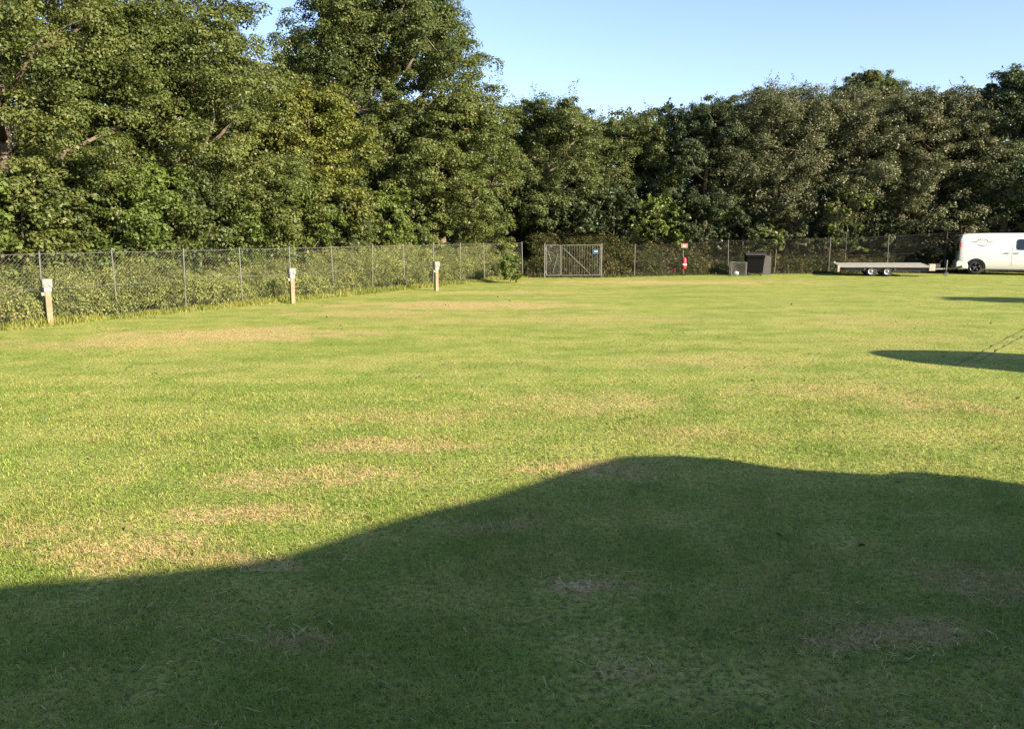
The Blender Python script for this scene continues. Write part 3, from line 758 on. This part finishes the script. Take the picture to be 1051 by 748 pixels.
LP = [-36, 46, 122, 191.5, 249.5, 299.5, 343.2, 382.5, 415.6, 445, 472.7, 497.4, 518, 536.5]
lposts = [left_at(p) for p in LP]
lh = [1.5] * len(lposts)
fence('chain_link_fence', 'galvanised chain link fence overgrown with brambles, running along the left wood', 'fence', lposts, lh, M['wire'], M['galv'], .085, .0015, tilt=.05)
def h_at(px, py, g): return float(point(px, py, g[1])[2])
FT = [253.5, 251.5, 250, 246.5, 245.5, 244, 242, 238.5, 236, 235]
fhs = [h_at(q[0], t, g) for q, t, g in zip(FARL, FT, FAR)]
fence('chain_link_fence', 'weathered chain link fence running right from the gate, behind bin, trailer and van', 'fence', [g[:2] for g in FAR[1:]], fhs[1:], M['wire_dull'], M['galv_dull'], .13, .0018, tilt=.05)

# ------------------------------------------------------------------ gate
GP1 = ground(559, 285.2); GP2 = ground(617, 284.8); GH = 1.40
def gate_post(p, label):
    r = thing('gate_post', label, 'post', p, 0, 'steel gate posts')
    mb = MB(); mb.box(-.026, .026, -.026, .026, -.1, GH + .04, .004); mb.build('shaft', M['galv'], r)
    mb = MB(); mb.box(-.03, .03, -.03, .03, GH + .042, GH + .055); mb.build('post_cap', M['galv'], r)
gate_post(GP1, 'square steel gate post beside the narrow mesh leaf')
gate_post(GP2, 'square steel gate post beside the wide barred leaf with the blue sign')
gd = (GP2 - GP1)[:2]; GL = float(np.linalg.norm(gd)); ga = math.atan2(gd[1], gd[0])
def leaf_gate(name, label, u0, u1, barred):
    r = thing(name, label, 'gate', GP1 + np.array([math.cos(ga), math.sin(ga), 0]) * u0, ga, None)
    Lg = u1 - u0
    fr = MB()
    z0, z1 = .10, GH - .02
    for a, b in (((0, z0), (0, z1)), ((Lg, z0), (Lg, z1)), ((0, z0), (Lg, z0)), ((0, z1), (Lg, z1))):
        fr.tube([(a[0], 0, a[1]), (b[0], 0, b[1])], .014, 8)
    fr.build('frame', M['galv'], r)
    if barred:
        n = 15
        for i in range(1, n):
            x = Lg * i / n; mb = MB(); mb.tube([(x, .004, z0), (x, .004, z1)], .006, 6); mb.build('bar', M['galv_dull'], r)
        mb = MB(); mb.tube([(.08, -.03, z1 - .14), (Lg - .42, -.03, z0 + .05)], .011, 6); mb.build('brace', M['galv_dull'], r)
    else:
        mb = MB(); chain(mb, (0, 0), (Lg, 0), z1, z1, za=z0, step=.06, r=.0016); mb.build('wire_mesh', M['wire'], r)
        mb = MB(); mb.tube([(Lg * .45, -.03, z0 + .12), (Lg * .82, -.03, z1 - .35)], .016, 6); mb.build('brace', M['galv'], r)
        mb = MB(); mb.tube([(Lg * .12, -.03, z1 - .3), (Lg * .34, -.03, z1 - .7)], .01, 6); mb.build('latch_chain', M['galv'], r)
    for z in (z0 + .15, z1 - .15):
        mb = MB(); xx = -.03 if not barred else Lg + .03
        mb.tube([(xx, 0, z - .05), (xx, 0, z + .05)], .017, 8); mb.build('hinge', M['galv_dull'], r)
UM = GL * (575.5 - 559) / 58
leaf_gate('gate_leaf', 'narrow galvanised gate leaf filled with wire mesh', .07, UM - .03, False)
leaf_gate('gate_leaf', 'wide galvanised gate leaf with upright bars and a diagonal brace', UM + .03, GL - .07, True)
u = GL * (610.5 - 559) / 58
s = thing('gate_sign', 'small blue sign with a pale panel fixed on the barred gate', 'sign', GP1 + np.array([math.cos(ga) * u, math.sin(ga) * u - .045, 1.10]), ga)
mb = MB(); mb.box(-.13, .13, -.004, .004, -.10, .10, .002); mb.build('plate', M['sign_blue'], s)
mb = MB(); mb.box(-.05, .10, -.0075, -.0045, -.005, .04); mb.build('panel', M['sign_pale_blue'], s)
# short end panel of the left fence by the gap: straining post
sp = ground(559, 285.2)

# ------------------------------------------------------------------ fire point
p = FAR[2]
s = thing('warning_sign', 'small faded red sign on top of a fence post', 'sign', (p[0], p[1] - .10, fhs[2] - .10))
mb = MB(); mb.box(-.15, .15, -.004, .004, -.10, .10, .003); mb.build('plate', M['sign_red'], s)
for k, (x0, x1, z) in enumerate(((-.09, -.02, .012), (0.0, .09, .012), (-.07, .07, -.035))):
    mb = MB(); mb.box(x0, x1, -.0075, -.0045, z - .012, z + .012); mb.build('lettering', M['sign_pale'], s)
e = thing('fire_extinguisher', 'red fire extinguisher with a white label hanging on the fence post under the red sign', 'fire extinguisher', (p[0], p[1] - .16, .28))
mb = MB(); mb.lathe([(.001, .0), (.09, .0), (.105, .03), (.105, .40), (.085, .47), (.04, .52), (.03, .54), (.001, .54)], n=20); mb.build('cylinder', M['red'], e, smooth=True)
mb = MB(); mb.lathe([(.107, .17), (.107, .25)], n=20); mb.build('label_band', M['sign_pale'], e, smooth=True)
mb = MB(); mb.box(-.03, .03, -.03, .03, .54, .58, .004); mb.tube([(0, -.02, .58), (0, -.12, .61)], .012, 6); mb.build('valve', M['black_plastic'], e)
mb = MB(); mb.tube([(.03, 0, .56), (.13, -.02, .5), (.135, -.02, .25)], .013, 6); mb.build('hose', M['black_plastic'], e)
b = thing('bucket', 'small dull red bucket on the ground beside the fire extinguisher', 'bucket', (p[0] - .42, p[1] + .1, 0))
mb = MB(); mb.lathe([(.001, .01), (.10, .01), (.14, .27), (.147, .275), (.147, .285), (.132, .285), (.095, .03), (.001, .03)], n=20); mb.build('pail', surf_mat('dull red plastic', (.22, .03, .03), .5), b, smooth=True)
mb = MB(); mb.tube([(.14 * math.cos(a), 0, .28 + .13 * math.sin(a)) for a in np.linspace(0, math.pi, 9)], .005, 5); mb.build('handle', M['galv_dull'], b)

# ------------------------------------------------------------------ power posts
def pedestal(px, py, label, h, lift, seed, ry):
    g = ground(px, py)
    r = thing('power_post', label, 'power post', g, R(ry), 'power posts along the left fence')
    mb = MB(); mb.box(-.056, .056, -.056, .056, -.1, h - .16, .008); mb.build('timber_post', M['timber'], r)
    mb = MB(); mb.box(-.095, .095, -.085, .075, h - .15, h, .018); bx = mb.build('socket_box', M['box_white'], r)
    mb = MB(); mb.prism([(-.105, h + .002), (.105, h + .002), (.08, h + .03), (-.08, h + .03)], -.095, .085, 'y'); mb.build('rain_cap', M['box_white'], r)
    mb = MB(); mb.box(-.07, .07, -.072, .066, h - .235, h - .152, .006); mb.build('collar', M['box_grey'], r)
    for x in (-.05, .05):
        mb = MB(); mb.lathe([(.001, -.108), (.030, -.108), (.033, -.087)], 'y', c=(x * .9, 0, h - .08), n=14); mb.build('socket', M['box_grey'], r)
    mb = MB(); mb.box(-.125, -.057, -.045, .045, h - .32, h - .245, .01); mb.build('outlet', M['box_white'], r)
pedestal(52, 333.5, 'nearest timber power post with a white socket box, close to the left edge', .93, 0, 1, 38)
pedestal(300.5, 311.5, 'middle timber power post with a white socket box', .93, 0, 2, 40)
pedestal(448, 298.5, 'farthest timber power post with a white socket box, nearer to the gate', .93, 0, 3, 36)

# ------------------------------------------------------------------ bin, cage, board
g = ground(773.5, 282.7)
b = thing('waste_bin', 'black four-wheeled waste bin standing before the far fence', 'bin', g, R(-8)); b.scale = (.9, .9, .93)
mb = MB()
for (z, wx, wy) in ((.16, .40, .34), (.98, .45, .40)): pass
V = [(-.38, -.32, .14), (.38, -.32, .14), (.38, .32, .14), (-.38, .32, .14), (-.46, -.40, .98), (.46, -.40, .98), (.46, .40, .98), (-.46, .40, .98)]
mb.add(V, [(0, 3, 2, 1), (4, 5, 6, 7), (0, 1, 5, 4), (1, 2, 6, 5), (2, 3, 7, 6), (3, 0, 4, 7)]); mb.build('body', M['black_plastic'], b, bevel=.03)
mb = MB(); mb.prism([(-.44, .99), (.44, .99), (.42, 1.04), (.2, 1.10), (-.2, 1.10), (-.42, 1.04)], -.50, .50, 'x'); mb.build('lid', M['lid'], b, bevel=.012)
mb = MB(); mb.tube([(-.46, -.46, .9), (.46, -.46, .9)], .018, 8); mb.build('lift_bar', M['black_plastic'], b)
for x in (-.31, .31):
    for y in (-.25, .25):
        wl = MB(); wl.lathe([(.03, -.025), (.08, -.025), (.085, 0), (.08, .025), (.03, .025)], 'x', c=(x, y, .085), n=16); wo = wl.build('wheel', M['rubber'], b, smooth=True)
        wr = MB(); wr.lathe([(.001, -.028), (.05, -.028), (.05, .028), (.001, .028)], 'x', c=(x, y, .085), n=12); wr.build('hub', M['white'], wo)
g = ground(757, 283.0)
c = thing('wire_cage', 'open galvanised wire cage left of the black bin', 'cage', g, R(-6))
fr = MB(); a, h2 = .32, .60
for (x, y) in ((-a, -.3), (a, -.3), (a, .3), (-a, .3)): fr.tube([(x, y, 0), (x, y, h2)], .016, 6)
for z in (.03, h2):
    for p0, p1 in (((-a, -.3), (a, -.3)), ((a, -.3), (a, .3)), ((a, .3), (-a, .3)), ((-a, .3), (-a, -.3))): fr.tube([(*p0, z), (*p1, z)], .014, 6)
fr.build('frame', M['galv'], c)
def grid_panel(p0, p1, nm):
    mb = MB(); p0 = np.array(p0); p1 = np.array(p1)
    for k in range(1, 12):
        q = p0 + (p1 - p0) * k / 12; mb.tube([(*q, .03), (*q, h2)], .0035, 4, cap=False)
    for k in range(1, 10):
        z = .03 + (h2 - .03) * k / 10; mb.tube([(*p0, z), (*p1, z)], .0035, 4, cap=False)
    mb.build('mesh_panel', M['galv'], c)
for p0, p1 in (((-a, -.3), (a, -.3)), ((a, -.3), (a, .3)), ((a, .3), (-a, .3)), ((-a, .3), (-a, -.3))): grid_panel(p0, p1, '')
bg_ = thing('plastic_bag', 'crumpled white plastic bag lying inside the wire cage', 'bag', (g[0] - .08, g[1] - .05, .03))
bm = bmesh.new(); bmesh.ops.create_icosphere(bm, subdivisions=3, radius=.13)
rr = random.Random(4)
for v in bm.verts: v.co = v.co * (1 + rr.uniform(-.16, .12)); v.co.z = max(v.co.z * .75 + .08, 0.0)
mb = MB(); mb.bm(bm); mb.build('sack', M['bag'], bg_, smooth=True)
g = ground(788.5, 282.2)
o = thing('grey_board', 'grey board leaning upright against the right side of the black bin', 'board', g + np.array([0.05, .28, 0]), R(-10))
mb = MB(); mb.prism([(-.2, 0), (.14, 0), (.14, .85), (-.2, .87)], -.012, .012, 'y'); bo = mb.build('sheet', M['board'], o, bevel=.003); bo.rotation_euler = (R(-7), 0, 0)
mb = MB(); mb.box(-.22, .16, -.02, .02, .872, .9, .004); ed = mb.build('top_batten', M['lid'], o); ed.rotation_euler = (R(-7), 0, 0)

# ------------------------------------------------------------------ flatbed trailer
def wheel(parent, x, y, z, r, wd, rim_mat, spokes=False):
    t = MB(); t.lathe([(r * .62, -wd / 2), (r * .9, -wd / 2), (r, -wd * .3), (r, wd * .3), (r * .9, wd / 2), (r * .62, wd / 2)], 'y', c=(0, 0, 0), n=32)
    hub = bpy.data.objects.new('wheel', None); COL.objects.link(hub); hub.parent = parent; hub.location = (x, y, z)
    t.build('tyre', M['rubber'], hub, smooth=True)
    m = MB()
    if not spokes:
        m.lathe([(r * .63, -wd * .46), (r * .58, -wd * .44), (r * .5, -wd * .25), (r * .22, -wd * .30), (r * .20, -wd * .44), (.001, -wd * .46)], 'y', n=28)
    else:
        m.lathe([(r * .64, -wd * .46), (r * .58, -wd * .42), (r * .56, -wd * .1), (.001, -wd * .05)], 'y', n=28)
        for k in range(5):
            a = k * 2 * math.pi / 5 + .3
            ca, sa = math.cos(a), math.sin(a)
            for s_ in (-.1, .1):
                m.tube([(r * .08 * ca, -wd * .36, r * .08 * sa), (r * .59 * math.cos(a + s_), -wd * .42, r * .59 * math.sin(a + s_))], r * .045, 5)
        m.lathe([(r * .14, -wd * .1), (r * .13, -wd * .42), (.001, -wd * .44)], 'y', n=16)
    m.build('rim', rim_mat, hub, smooth=True)

g0 = ground(858.5, 283.0); g1 = ground(946, 282.8)
ax = g1 - g0; TL = float(np.linalg.norm(ax[:2])) * .94; ta = math.atan2(ax[1], ax[0]) - R(19)
t = thing('flatbed_trailer', 'low twin-axle flatbed trailer parked beside the white van', 'trailer', (g0[0], g0[1] - .15, 0), ta)
Wt = 1.95; zb = .43
def tilt(x): return zb + .035 * x / TL
mb = MB(); mb.add([(0, 0, tilt(0) - .0), (TL, 0, tilt(TL)), (TL, Wt, tilt(TL) + .05), (0, Wt, tilt(0) + .05), (0, 0, tilt(0) + .03), (TL, 0, tilt(TL) + .03), (TL, Wt, tilt(TL) + .08), (0, Wt, tilt(0) + .08)],
                  [(0, 3, 2, 1), (4, 5, 6, 7), (0, 1, 5, 4), (1, 2, 6, 5), (2, 3, 7, 6), (3, 0, 4, 7)]); mb.build('deck', M['alu'], t)
for yy in (-.025, Wt + .005):
    mb = MB(); z_ = .05 if yy > 0 else 0
    mb.add([(x, y, tilt(x) + z_ + dz) for x in (-.02, TL) for y in (yy, yy + .02) for dz in (-.05, .038)], [(0, 1, 3, 2), (4, 6, 7, 5), (0, 4, 5, 1), (2, 3, 7, 6), (0, 2, 6, 4), (1, 5, 7, 3)]); mb.build('side_rail', M['alu_edge'], t)
mb = MB()
for yy in (.10, .45, 1.45): mb.box(.25, TL, yy, yy + .07, zb - .20, zb - .01)  # near beam added as a dark strip for the shade under the deck
for xx in (.3, 1.2, 2.9, TL - .3): mb.box(xx, xx + .07, .05, Wt - .05, zb - .10, zb - .012)
mb.build('chassis', M['chassis'], t)
wx = [TL * (891.5 - 858.5) / 87.5, TL * (907 - 858.5) / 87.5]
for x in wx:
    for yy in (.12, Wt - .12): wheel(t, x, yy, .225, .225, .17, M['rim_silver'])
    mb = MB(); mb.tube([(x, .2, .225), (x, Wt - .2, .225)], .03, 8); mb.build('axle', M['chassis'], t)
mb = MB(); mb.box(-.03, .05, -.03, .05, zb - .25, zb + .04, .005); mb.build('tail_lamp', M['cream'], t)
mb = MB(); mb.box(-.03, .05, Wt - .05, Wt + .03, zb - .2, zb + .14, .005); mb.build('tail_lamp', M['cream'], t)
for x in (wx[0] - .3, wx[1] + .28):
    mb = MB(); mb.box(x - .03, x + .03, -.03, .06, .28, zb - .092, .004); mb.build('mud_bracket', M['galv'], t)
mb = MB(); mb.box(TL - .02, TL + .22, -.03, .35, .27, .56, .01); mb.build('tool_box', M['cream'], t)
mb = MB(); mb.tube([(TL + .15, .3, .33), (TL + .8, Wt / 2 - .05, .33), (TL + 1.1, Wt / 2 - .35, .36)], .035, 6); mb.tube([(TL, Wt - .3, .34), (TL + .8, Wt / 2 - .05, .34)], .035, 6); mb.build('drawbar', M['galv'], t)
mb = MB(); mb.tube([(TL + 1.05, Wt / 2 - .33, .36), (TL + 1.38, Wt / 2 - .48, .46)], [.045, .05], 8); mb.build('coupling', M['galv'], t)
mb = MB(); mb.tube([(TL + .82, Wt / 2 - .2, .2), (TL + .82, Wt / 2 - .2, .72)], .03, 8); mb.lathe([(.02, -.03), (.1, -.03), (.1, .03), (.02, .03)], 'y', c=(TL + .82, Wt / 2 - .2, .1), n=14); mb.build('jockey_wheel', M['galv_dull'], t)
mb = MB(); mb.box(TL + .35, TL + .55, Wt / 2 - .3, Wt / 2 - .1, .36, .55, .01); mb.tube([(TL + .45, Wt / 2 - .2, .5), (TL + .62, Wt / 2 - .25, .72)], .015, 6); mb.build('winch', M['chassis'], t)

# ------------------------------------------------------------------ van
def van():
    gr = ground(981.5, 281.6)
    r = thing('delivery_van', 'white panel van with a grey oval logo, parked at the right edge', 'van', (gr[0] + .05, gr[1], 0), R(-24))
    # x forward (front at +x), y=0 is the near side plane, y=Wv the far side
    Wv = 1.90; Lv = 4.95
    # stations along x: roof height, bonnet etc. (x, ztop, inset at top)
    st = [(0.00, 1.35, .10), (0.03, 1.66, .12), (0.10, 1.80, .15), (.28, 1.855, .16), (1.2, 1.88, .16), (2.6, 1.885, .16), (3.15, 1.85, .17), (3.55, 1.62, .17), (3.95, 1.30, .15), (4.25, 1.10, .12), (4.6, .98, .10), (4.82, .86, .14), (4.92, .70, .20), (4.95, .55, .24)]
    vsx = []
    rows = None
    bmv = bmesh.new(); rings = []
    for (x, zt, ins) in st:
        zl = .24 if x > .02 else .30
        zs = min(1.02, zl + (zt - zl) * .62); e = max(0, (x - 4.5)) * .35 if x > 4.5 else (.06 if x < .02 else (.02 if x < .05 else 0))
        half = [(.05 + e, zl), (.0 + e, zl + .1), (-.012 + e, zl + (zs - zl) * .5), (.0 + e, zs), (ins * .55 + e, zs + (zt - zs) * .66), (ins * .95 + e, zs + (zt - zs) * .90), (ins * 1.7 + e, zt - .012), (.55, zt + .008)]
        full = half + [(Wv - y, z) for y, z in reversed(half)]
        rings.append([bmv.verts.new((x, y, z)) for y, z in full])
    n = len(rings[0])
    for i in range(len(rings) - 1):
        for k in range(n):
            bmv.faces.new((rings[i][k], rings[i][(k + 1) % n], rings[i + 1][(k + 1) % n], rings[i + 1][k]))
    bmv.faces.new(rings[0]); bmv.faces.new(list(reversed(rings[-1])))
    bmesh.ops.recalc_face_normals(bmv, faces=bmv.faces[:])
    me = bpy.data.meshes.new('body'); bmv.to_mesh(me); bmv.free()
    tmp = bpy.data.objects.new('tmp_body', me); COL.objects.link(tmp)
    WX = (.70, 3.85)
    cut = MB()
    for x in WX:
        for (a0, a1) in ((-.2, .34), (Wv - .34, Wv + .2)):
            vsn = []; k = 28
            cut.add([(x + .41 * math.cos(2 * math.pi * j / k), a, .335 + .41 * math.sin(2 * math.pi * j / k)) for a in (a0, a1) for j in range(k)],
                    [tuple(range(k)), tuple(range(2 * k - 1, k - 1, -1))] + [(j, (j + 1) % k, k + (j + 1) % k, k + j) for j in range(k)])
    co = cut.build('tmp_cut', None)
    md = tmp.modifiers.new('b', 'BOOLEAN'); md.object = co; md.operation = 'DIFFERENCE'; md.solver = 'EXACT'
    bpy.context.view_layer.update()
    dg = bpy.context.evaluated_depsgraph_get()
    me2 = bpy.data.meshes.new_from_object(tmp.evaluated_get(dg)); me2.name = 'body'
    bpy.data.objects.remove(tmp); bpy.data.objects.remove(co)
    me2.materials.clear()
    bm = bmesh.new(); bm.from_mesh(me2)
    for f in bm.faces: f.smooth = True
    for e in bm.edges:
        if len(e.link_faces) == 2 and e.calc_face_angle(0) > R(38): e.smooth = False
    bm.to_mesh(me2); bm.free()
    body = link_mesh('body', me2, M['van_white'], r)
    # inner dark arches
    for x in WX:
        for (a0, a1) in ((.08, .335), (Wv - .335, Wv - .08)):
            mb = MB(); k = 24
            mb.add([(x + .405 * math.cos(math.pi * j / k), a, .335 + .405 * math.sin(math.pi * j / k)) for a in (a0, a1) for j in range(k + 1)], [(j, j + 1, k + 2 + j, k + 1 + j) for j in range(k)])
            mb.build('wheel_arch', M['chassis'], r)
        for yy in (.14, Wv - .14): wheel(r, x, yy, .335, .335, .21, M['rim'], True)
    def side(x, z):
        """near-side y at height z"""
        zl, zt = .24, 1.875; zs = 1.02; pts = [(zl + .1, 0), (zl + .39, -.012), (zs, 0), (zs + (zt - zs) * .66, .088), (zs + (zt - zs) * .9, .152)]
        return float(np.interp(z, [p[0] for p in pts], [p[1] for p in pts]))
    def side_poly(pts, nm, mat, lift=.004, th=.004, parent=r):
        mb = MB(); n = len(pts)
        vs_ = [(x, side(x, z) - lift, z) for x, z in pts] + [(x, side(x, z) - lift - th, z) for x, z in pts]
        mb.add(vs_, [tuple(range(n)), tuple(range(2 * n - 1, n - 1, -1))] + [(i, (i + 1) % n, n + (i + 1) % n, n + i) for i in range(n)])
        return mb.build(nm, mat, parent)
    def rrect(x0, x1, z0, z1, rr, k=5):
        out = []
        for cx, cz, a0 in ((x1 - rr, z1 - rr, 0), (x0 + rr, z1 - rr, 90), (x0 + rr, z0 + rr, 180), (x1 - rr, z0 + rr, 270)):
            for j in range(k + 1): a = R(a0 + 90 * j / k); out.append((cx + rr * math.cos(a), cz + rr * math.sin(a)))
        return out
    # sliding/cab door window
    side_poly(rrect(2.25, 3.08, 1.14, 1.62, .10), 'side_window', M['glass'], .006, .006)
    # seams: cargo panel, door edges (vertical strips split at the shoulder so they follow the side)
    def seam(x, z0, z1, nm='panel_gap'):
        zz = [z for z in np.linspace(z0, z1, 9)]
        mb = MB()
        for i in range(8):
            a, b = zz[i], zz[i + 1]
            mb.add([(x - .006, side(x, a) - .003, a), (x + .006, side(x, a) - .003, a), (x + .006, side(x, b) - .003, b), (x - .006, side(x, b) - .003, b)], [(0, 1, 2, 3)])
        mb.build(nm, M['seam'], r)
    seam(2.10, .42, 1.72)
    def hline(x0, x1, z, h=.008, nm='crease_shade', mat='seam'):
        mb = MB(); mb.box(x0, x1, side(0, z) - .006, side(0, z) + .003, z - h, z + h); mb.build(nm, M[mat], r)
    hline(.27, 1.15, 1.06, .006)  # body fold drawn as a dark strip, its shade put into the colour
    # door handles
    for x in (1.90, 2.28):
        mb = MB(); mb.box(x - .10, x + .10, side(x, 1.0) - .028, side(x, 1.0) - .004, .985, 1.02, .006); mb.build('door_handle', M['box_grey'], r)
    # dark strip for the shade under the body side, bumper, lamp
    mb = MB(); mb.box(1.14, 3.41, .035, .06, .205, .30); mb.build('sill_shade', M['chassis'], r)
    mb = MB(); mb.prism([(-.09, .30), (.40, .26), (.40, .40), (.33, .60), (-.05, .62), (-.09, .55)], -.012, Wv + .012, 'y'); mb.build('rear_bumper', M['van_white'], r, bevel=.03)
    mb = MB(); mb.prism([(-.012, .95), (.09, .95), (.07, 1.45), (.02, 1.45)], .05, .14, 'y'); mb.build('tail_lamp', M['lamp_red'], r, bevel=.008)
    mb = MB(); mb.box(-.004, .05, .35, 1.55, 1.05, 1.52, .01); mb.build('rear_window', M['glass'], r)
    mb = MB(); mb.prism([(3.22, 1.78), (3.9, 1.33), (3.88, 1.30), (3.18, 1.76)], .3, Wv - .3, 'y'); mb.build('windscreen', M['glass'], r)
    mb = MB(); mb.box(3.66, 3.78, -.17, -.03, 1.08, 1.28, .03); mb.build('door_mirror', M['black_plastic'], r)
    # grey oval logo: dotted arch, wing lines, lower bow
    cx, cz = .90, 1.46
    lg = bpy.data.objects.new('logo', None); COL.objects.link(lg); lg.parent = r
    for k in range(7):
        a = R(150 - 20 * k); x, z = cx + .23 * math.cos(a), cz + .03 + .125 * math.sin(a)
        side_poly(rrect(x - .025, x + .025, z - .028, z + .028, .01, 2), 'lettering', M['logo'], .003, .003, lg)
    up = [(cx + .22 * math.cos(R(a)), cz - .02 - .15 * math.sin(R(a))) for a in range(25, 160, 9)]
    lo = [(cx + .20 * math.cos(R(a)), cz - .02 - .105 * math.sin(R(a))) for a in range(155, 22, -9)]
    side_poly(up + lo, 'emblem_bow', M['logo'], .003, .003, lg)
    for z, x0, x1 in ((cz + .035, -.50, -.20), (cz + .035, .20, .50), (cz + .005, -.36, -.2), (cz + .005, .2, .36), (cz + .015, -.16, .16)):
        side_poly([(cx + x0, z - .009), (cx + x1, z - .009), (cx + x1, z + .009), (cx + x0, z + .009)], 'emblem_line', M['logo'], .003, .003, lg)
van()

# ------------------------------------------------------------------ cables on the lawn
for i, (pts, lb) in enumerate((([(980, 376), (1000, 365.5), (1020, 355), (1051, 338.5), (1090, 322)], 'farther of two thin dark cables crossing the shadow patch on the lawn'),
                               ([(1003, 371.5), (1015, 365), (1030, 356.5), (1051, 345.5), (1090, 328)], 'nearer of two thin dark cables crossing the shadow patch on the lawn'))):
    g = [ground(*q) for q in pts]; o = g[0]
    rt = random.Random(i); fine = []
    for k in range(len(g) - 1):
        for s_ in range(8):
            q = g[k] + (g[k + 1] - g[k]) * s_ / 8; fine.append((q[0] - o[0] + rt.uniform(-.012, .012), q[1] - o[1] + rt.uniform(-.008, .008), .010 + rt.uniform(-.010, .010)))
    mb = MB(); mb.tube(fine, .005, 6); ob = mb.build('power_cable', M['cable'], None, smooth=True); ob.location = [float(v) for v in o]
    tag(ob, lb, 'cable', 'cables on the lawn')

# ------------------------------------------------------------------ unseen shadow casters added beside the camera, two vehicles shaped from their shadow edges
E_L = -SUN_AZ; E_P = np.array([-SUN_AZ[1], SUN_AZ[0]])           # along the light, and across it
def outline(px, l0):
    """heights of a vehicle outline standing on the line l = l0, read from the edge of its shadow"""
    prof = []
    for q in px:
        g = ground(*q)[:2]; prof.append((float(g @ E_P), (float(g @ E_L) - l0) * math.tan(SUN_EL)))
    return prof
def vehicle(name, label, cat, top, l0, depth, wheels, win, door):
    base = E_L * l0
    r = thing(name, label, cat, (float(base[0]), float(base[1]), 0), math.atan2(E_P[1], E_P[0]))
    sgn = 1.0 if (np.array([-E_P[1], E_P[0]]) @ E_L) > 0 else -1.0     # local y towards the field
    mb = MB(); mb.prism(top, 0, -depth * sgn, 'y'); mb.build('body', M['van_white'], r)
    for x in wheels:
        for yy in (-.12 * sgn, -(depth - .12) * sgn): wheel(r, x, yy, .34, .34, .22, M['rim_silver'])
    mb = MB(); mb.box(win[0], win[1], .001 * sgn, .02 * sgn, win[2], win[3]); mb.build('side_window', M['glass'], r)
    mb = MB(); mb.box(door[0], door[1], .001 * sgn, .02 * sgn, .6, door[2]); mb.build('door', M['white'], r)
    x0 = min(t[0] for t in top) + .1; x1 = max(t[0] for t in top) - .1
    mb = MB(); mb.box(x0, x1, -.2 * sgn, -(depth - .2) * sgn, .25, .50); mb.build('chassis', M['chassis'], r)
pr = sorted(outline([(0, 600), (120, 591), (230, 580), (290, 570), (330, 557), (380, 540), (440, 524), (500, 510), (560, 490), (600, 478), (640, 468), (690, 467), (740, 471), (800, 480), (860, 484.5), (900, 487), (925, 483.5), (950, 485), (1000, 490), (1051, 497)], -3.0))
(p0, h0), (pl, hl) = pr[0], pr[-1]
vehicle('added_motorhome', 'unseen camper-shaped block added beside the camera to cast the long near shadow', 'added_motorhome',
        [(-5.2, .5), (-5.2, 2.9), (-4.9, 3.1), (p0 - 1.4, h0 + .02)] + pr + [(pl + .12, hl - .35), (pl + .2, .5)], -3.0, 2.2, (-3.2, 5.4), (-2.2, -.7, 1.5, 2.1), (.6, 1.3, 2.4))  # added unseen body, roofline worked back from the near shadow edge
lo = outline([(1090, 386), (1051, 381), (1015, 378), (980, 376), (945, 372.5), (918, 368.5), (898, 364.5), (890, 361.5)], -2.5)
hi = outline([(897, 359.8), (915, 359.2), (950, 359.4), (1000, 360.6), (1051, 363.5), (1100, 367)], -2.5)
bx = lo[0][0]
lo = [(max(p, bx), h) for p, h in lo]
vehicle('added_caravan', 'unseen white camper body added past the right edge, shaped to cast the pointed lawn shadow', 'added_caravan',
        [(bx - .02, .5)] + lo + hi + [(hi[-1][0] + .3, .8), (hi[-1][0] + .3, .5)], -2.5, 2.0, (bx + 1.6,), (bx + .9, bx + 1.6, 1.0, 1.5), (bx + 1.75, bx + 2.2, 1.45))  # added unseen body, outline worked back from the pointed shadow
print('objects', len(bpy.data.objects))
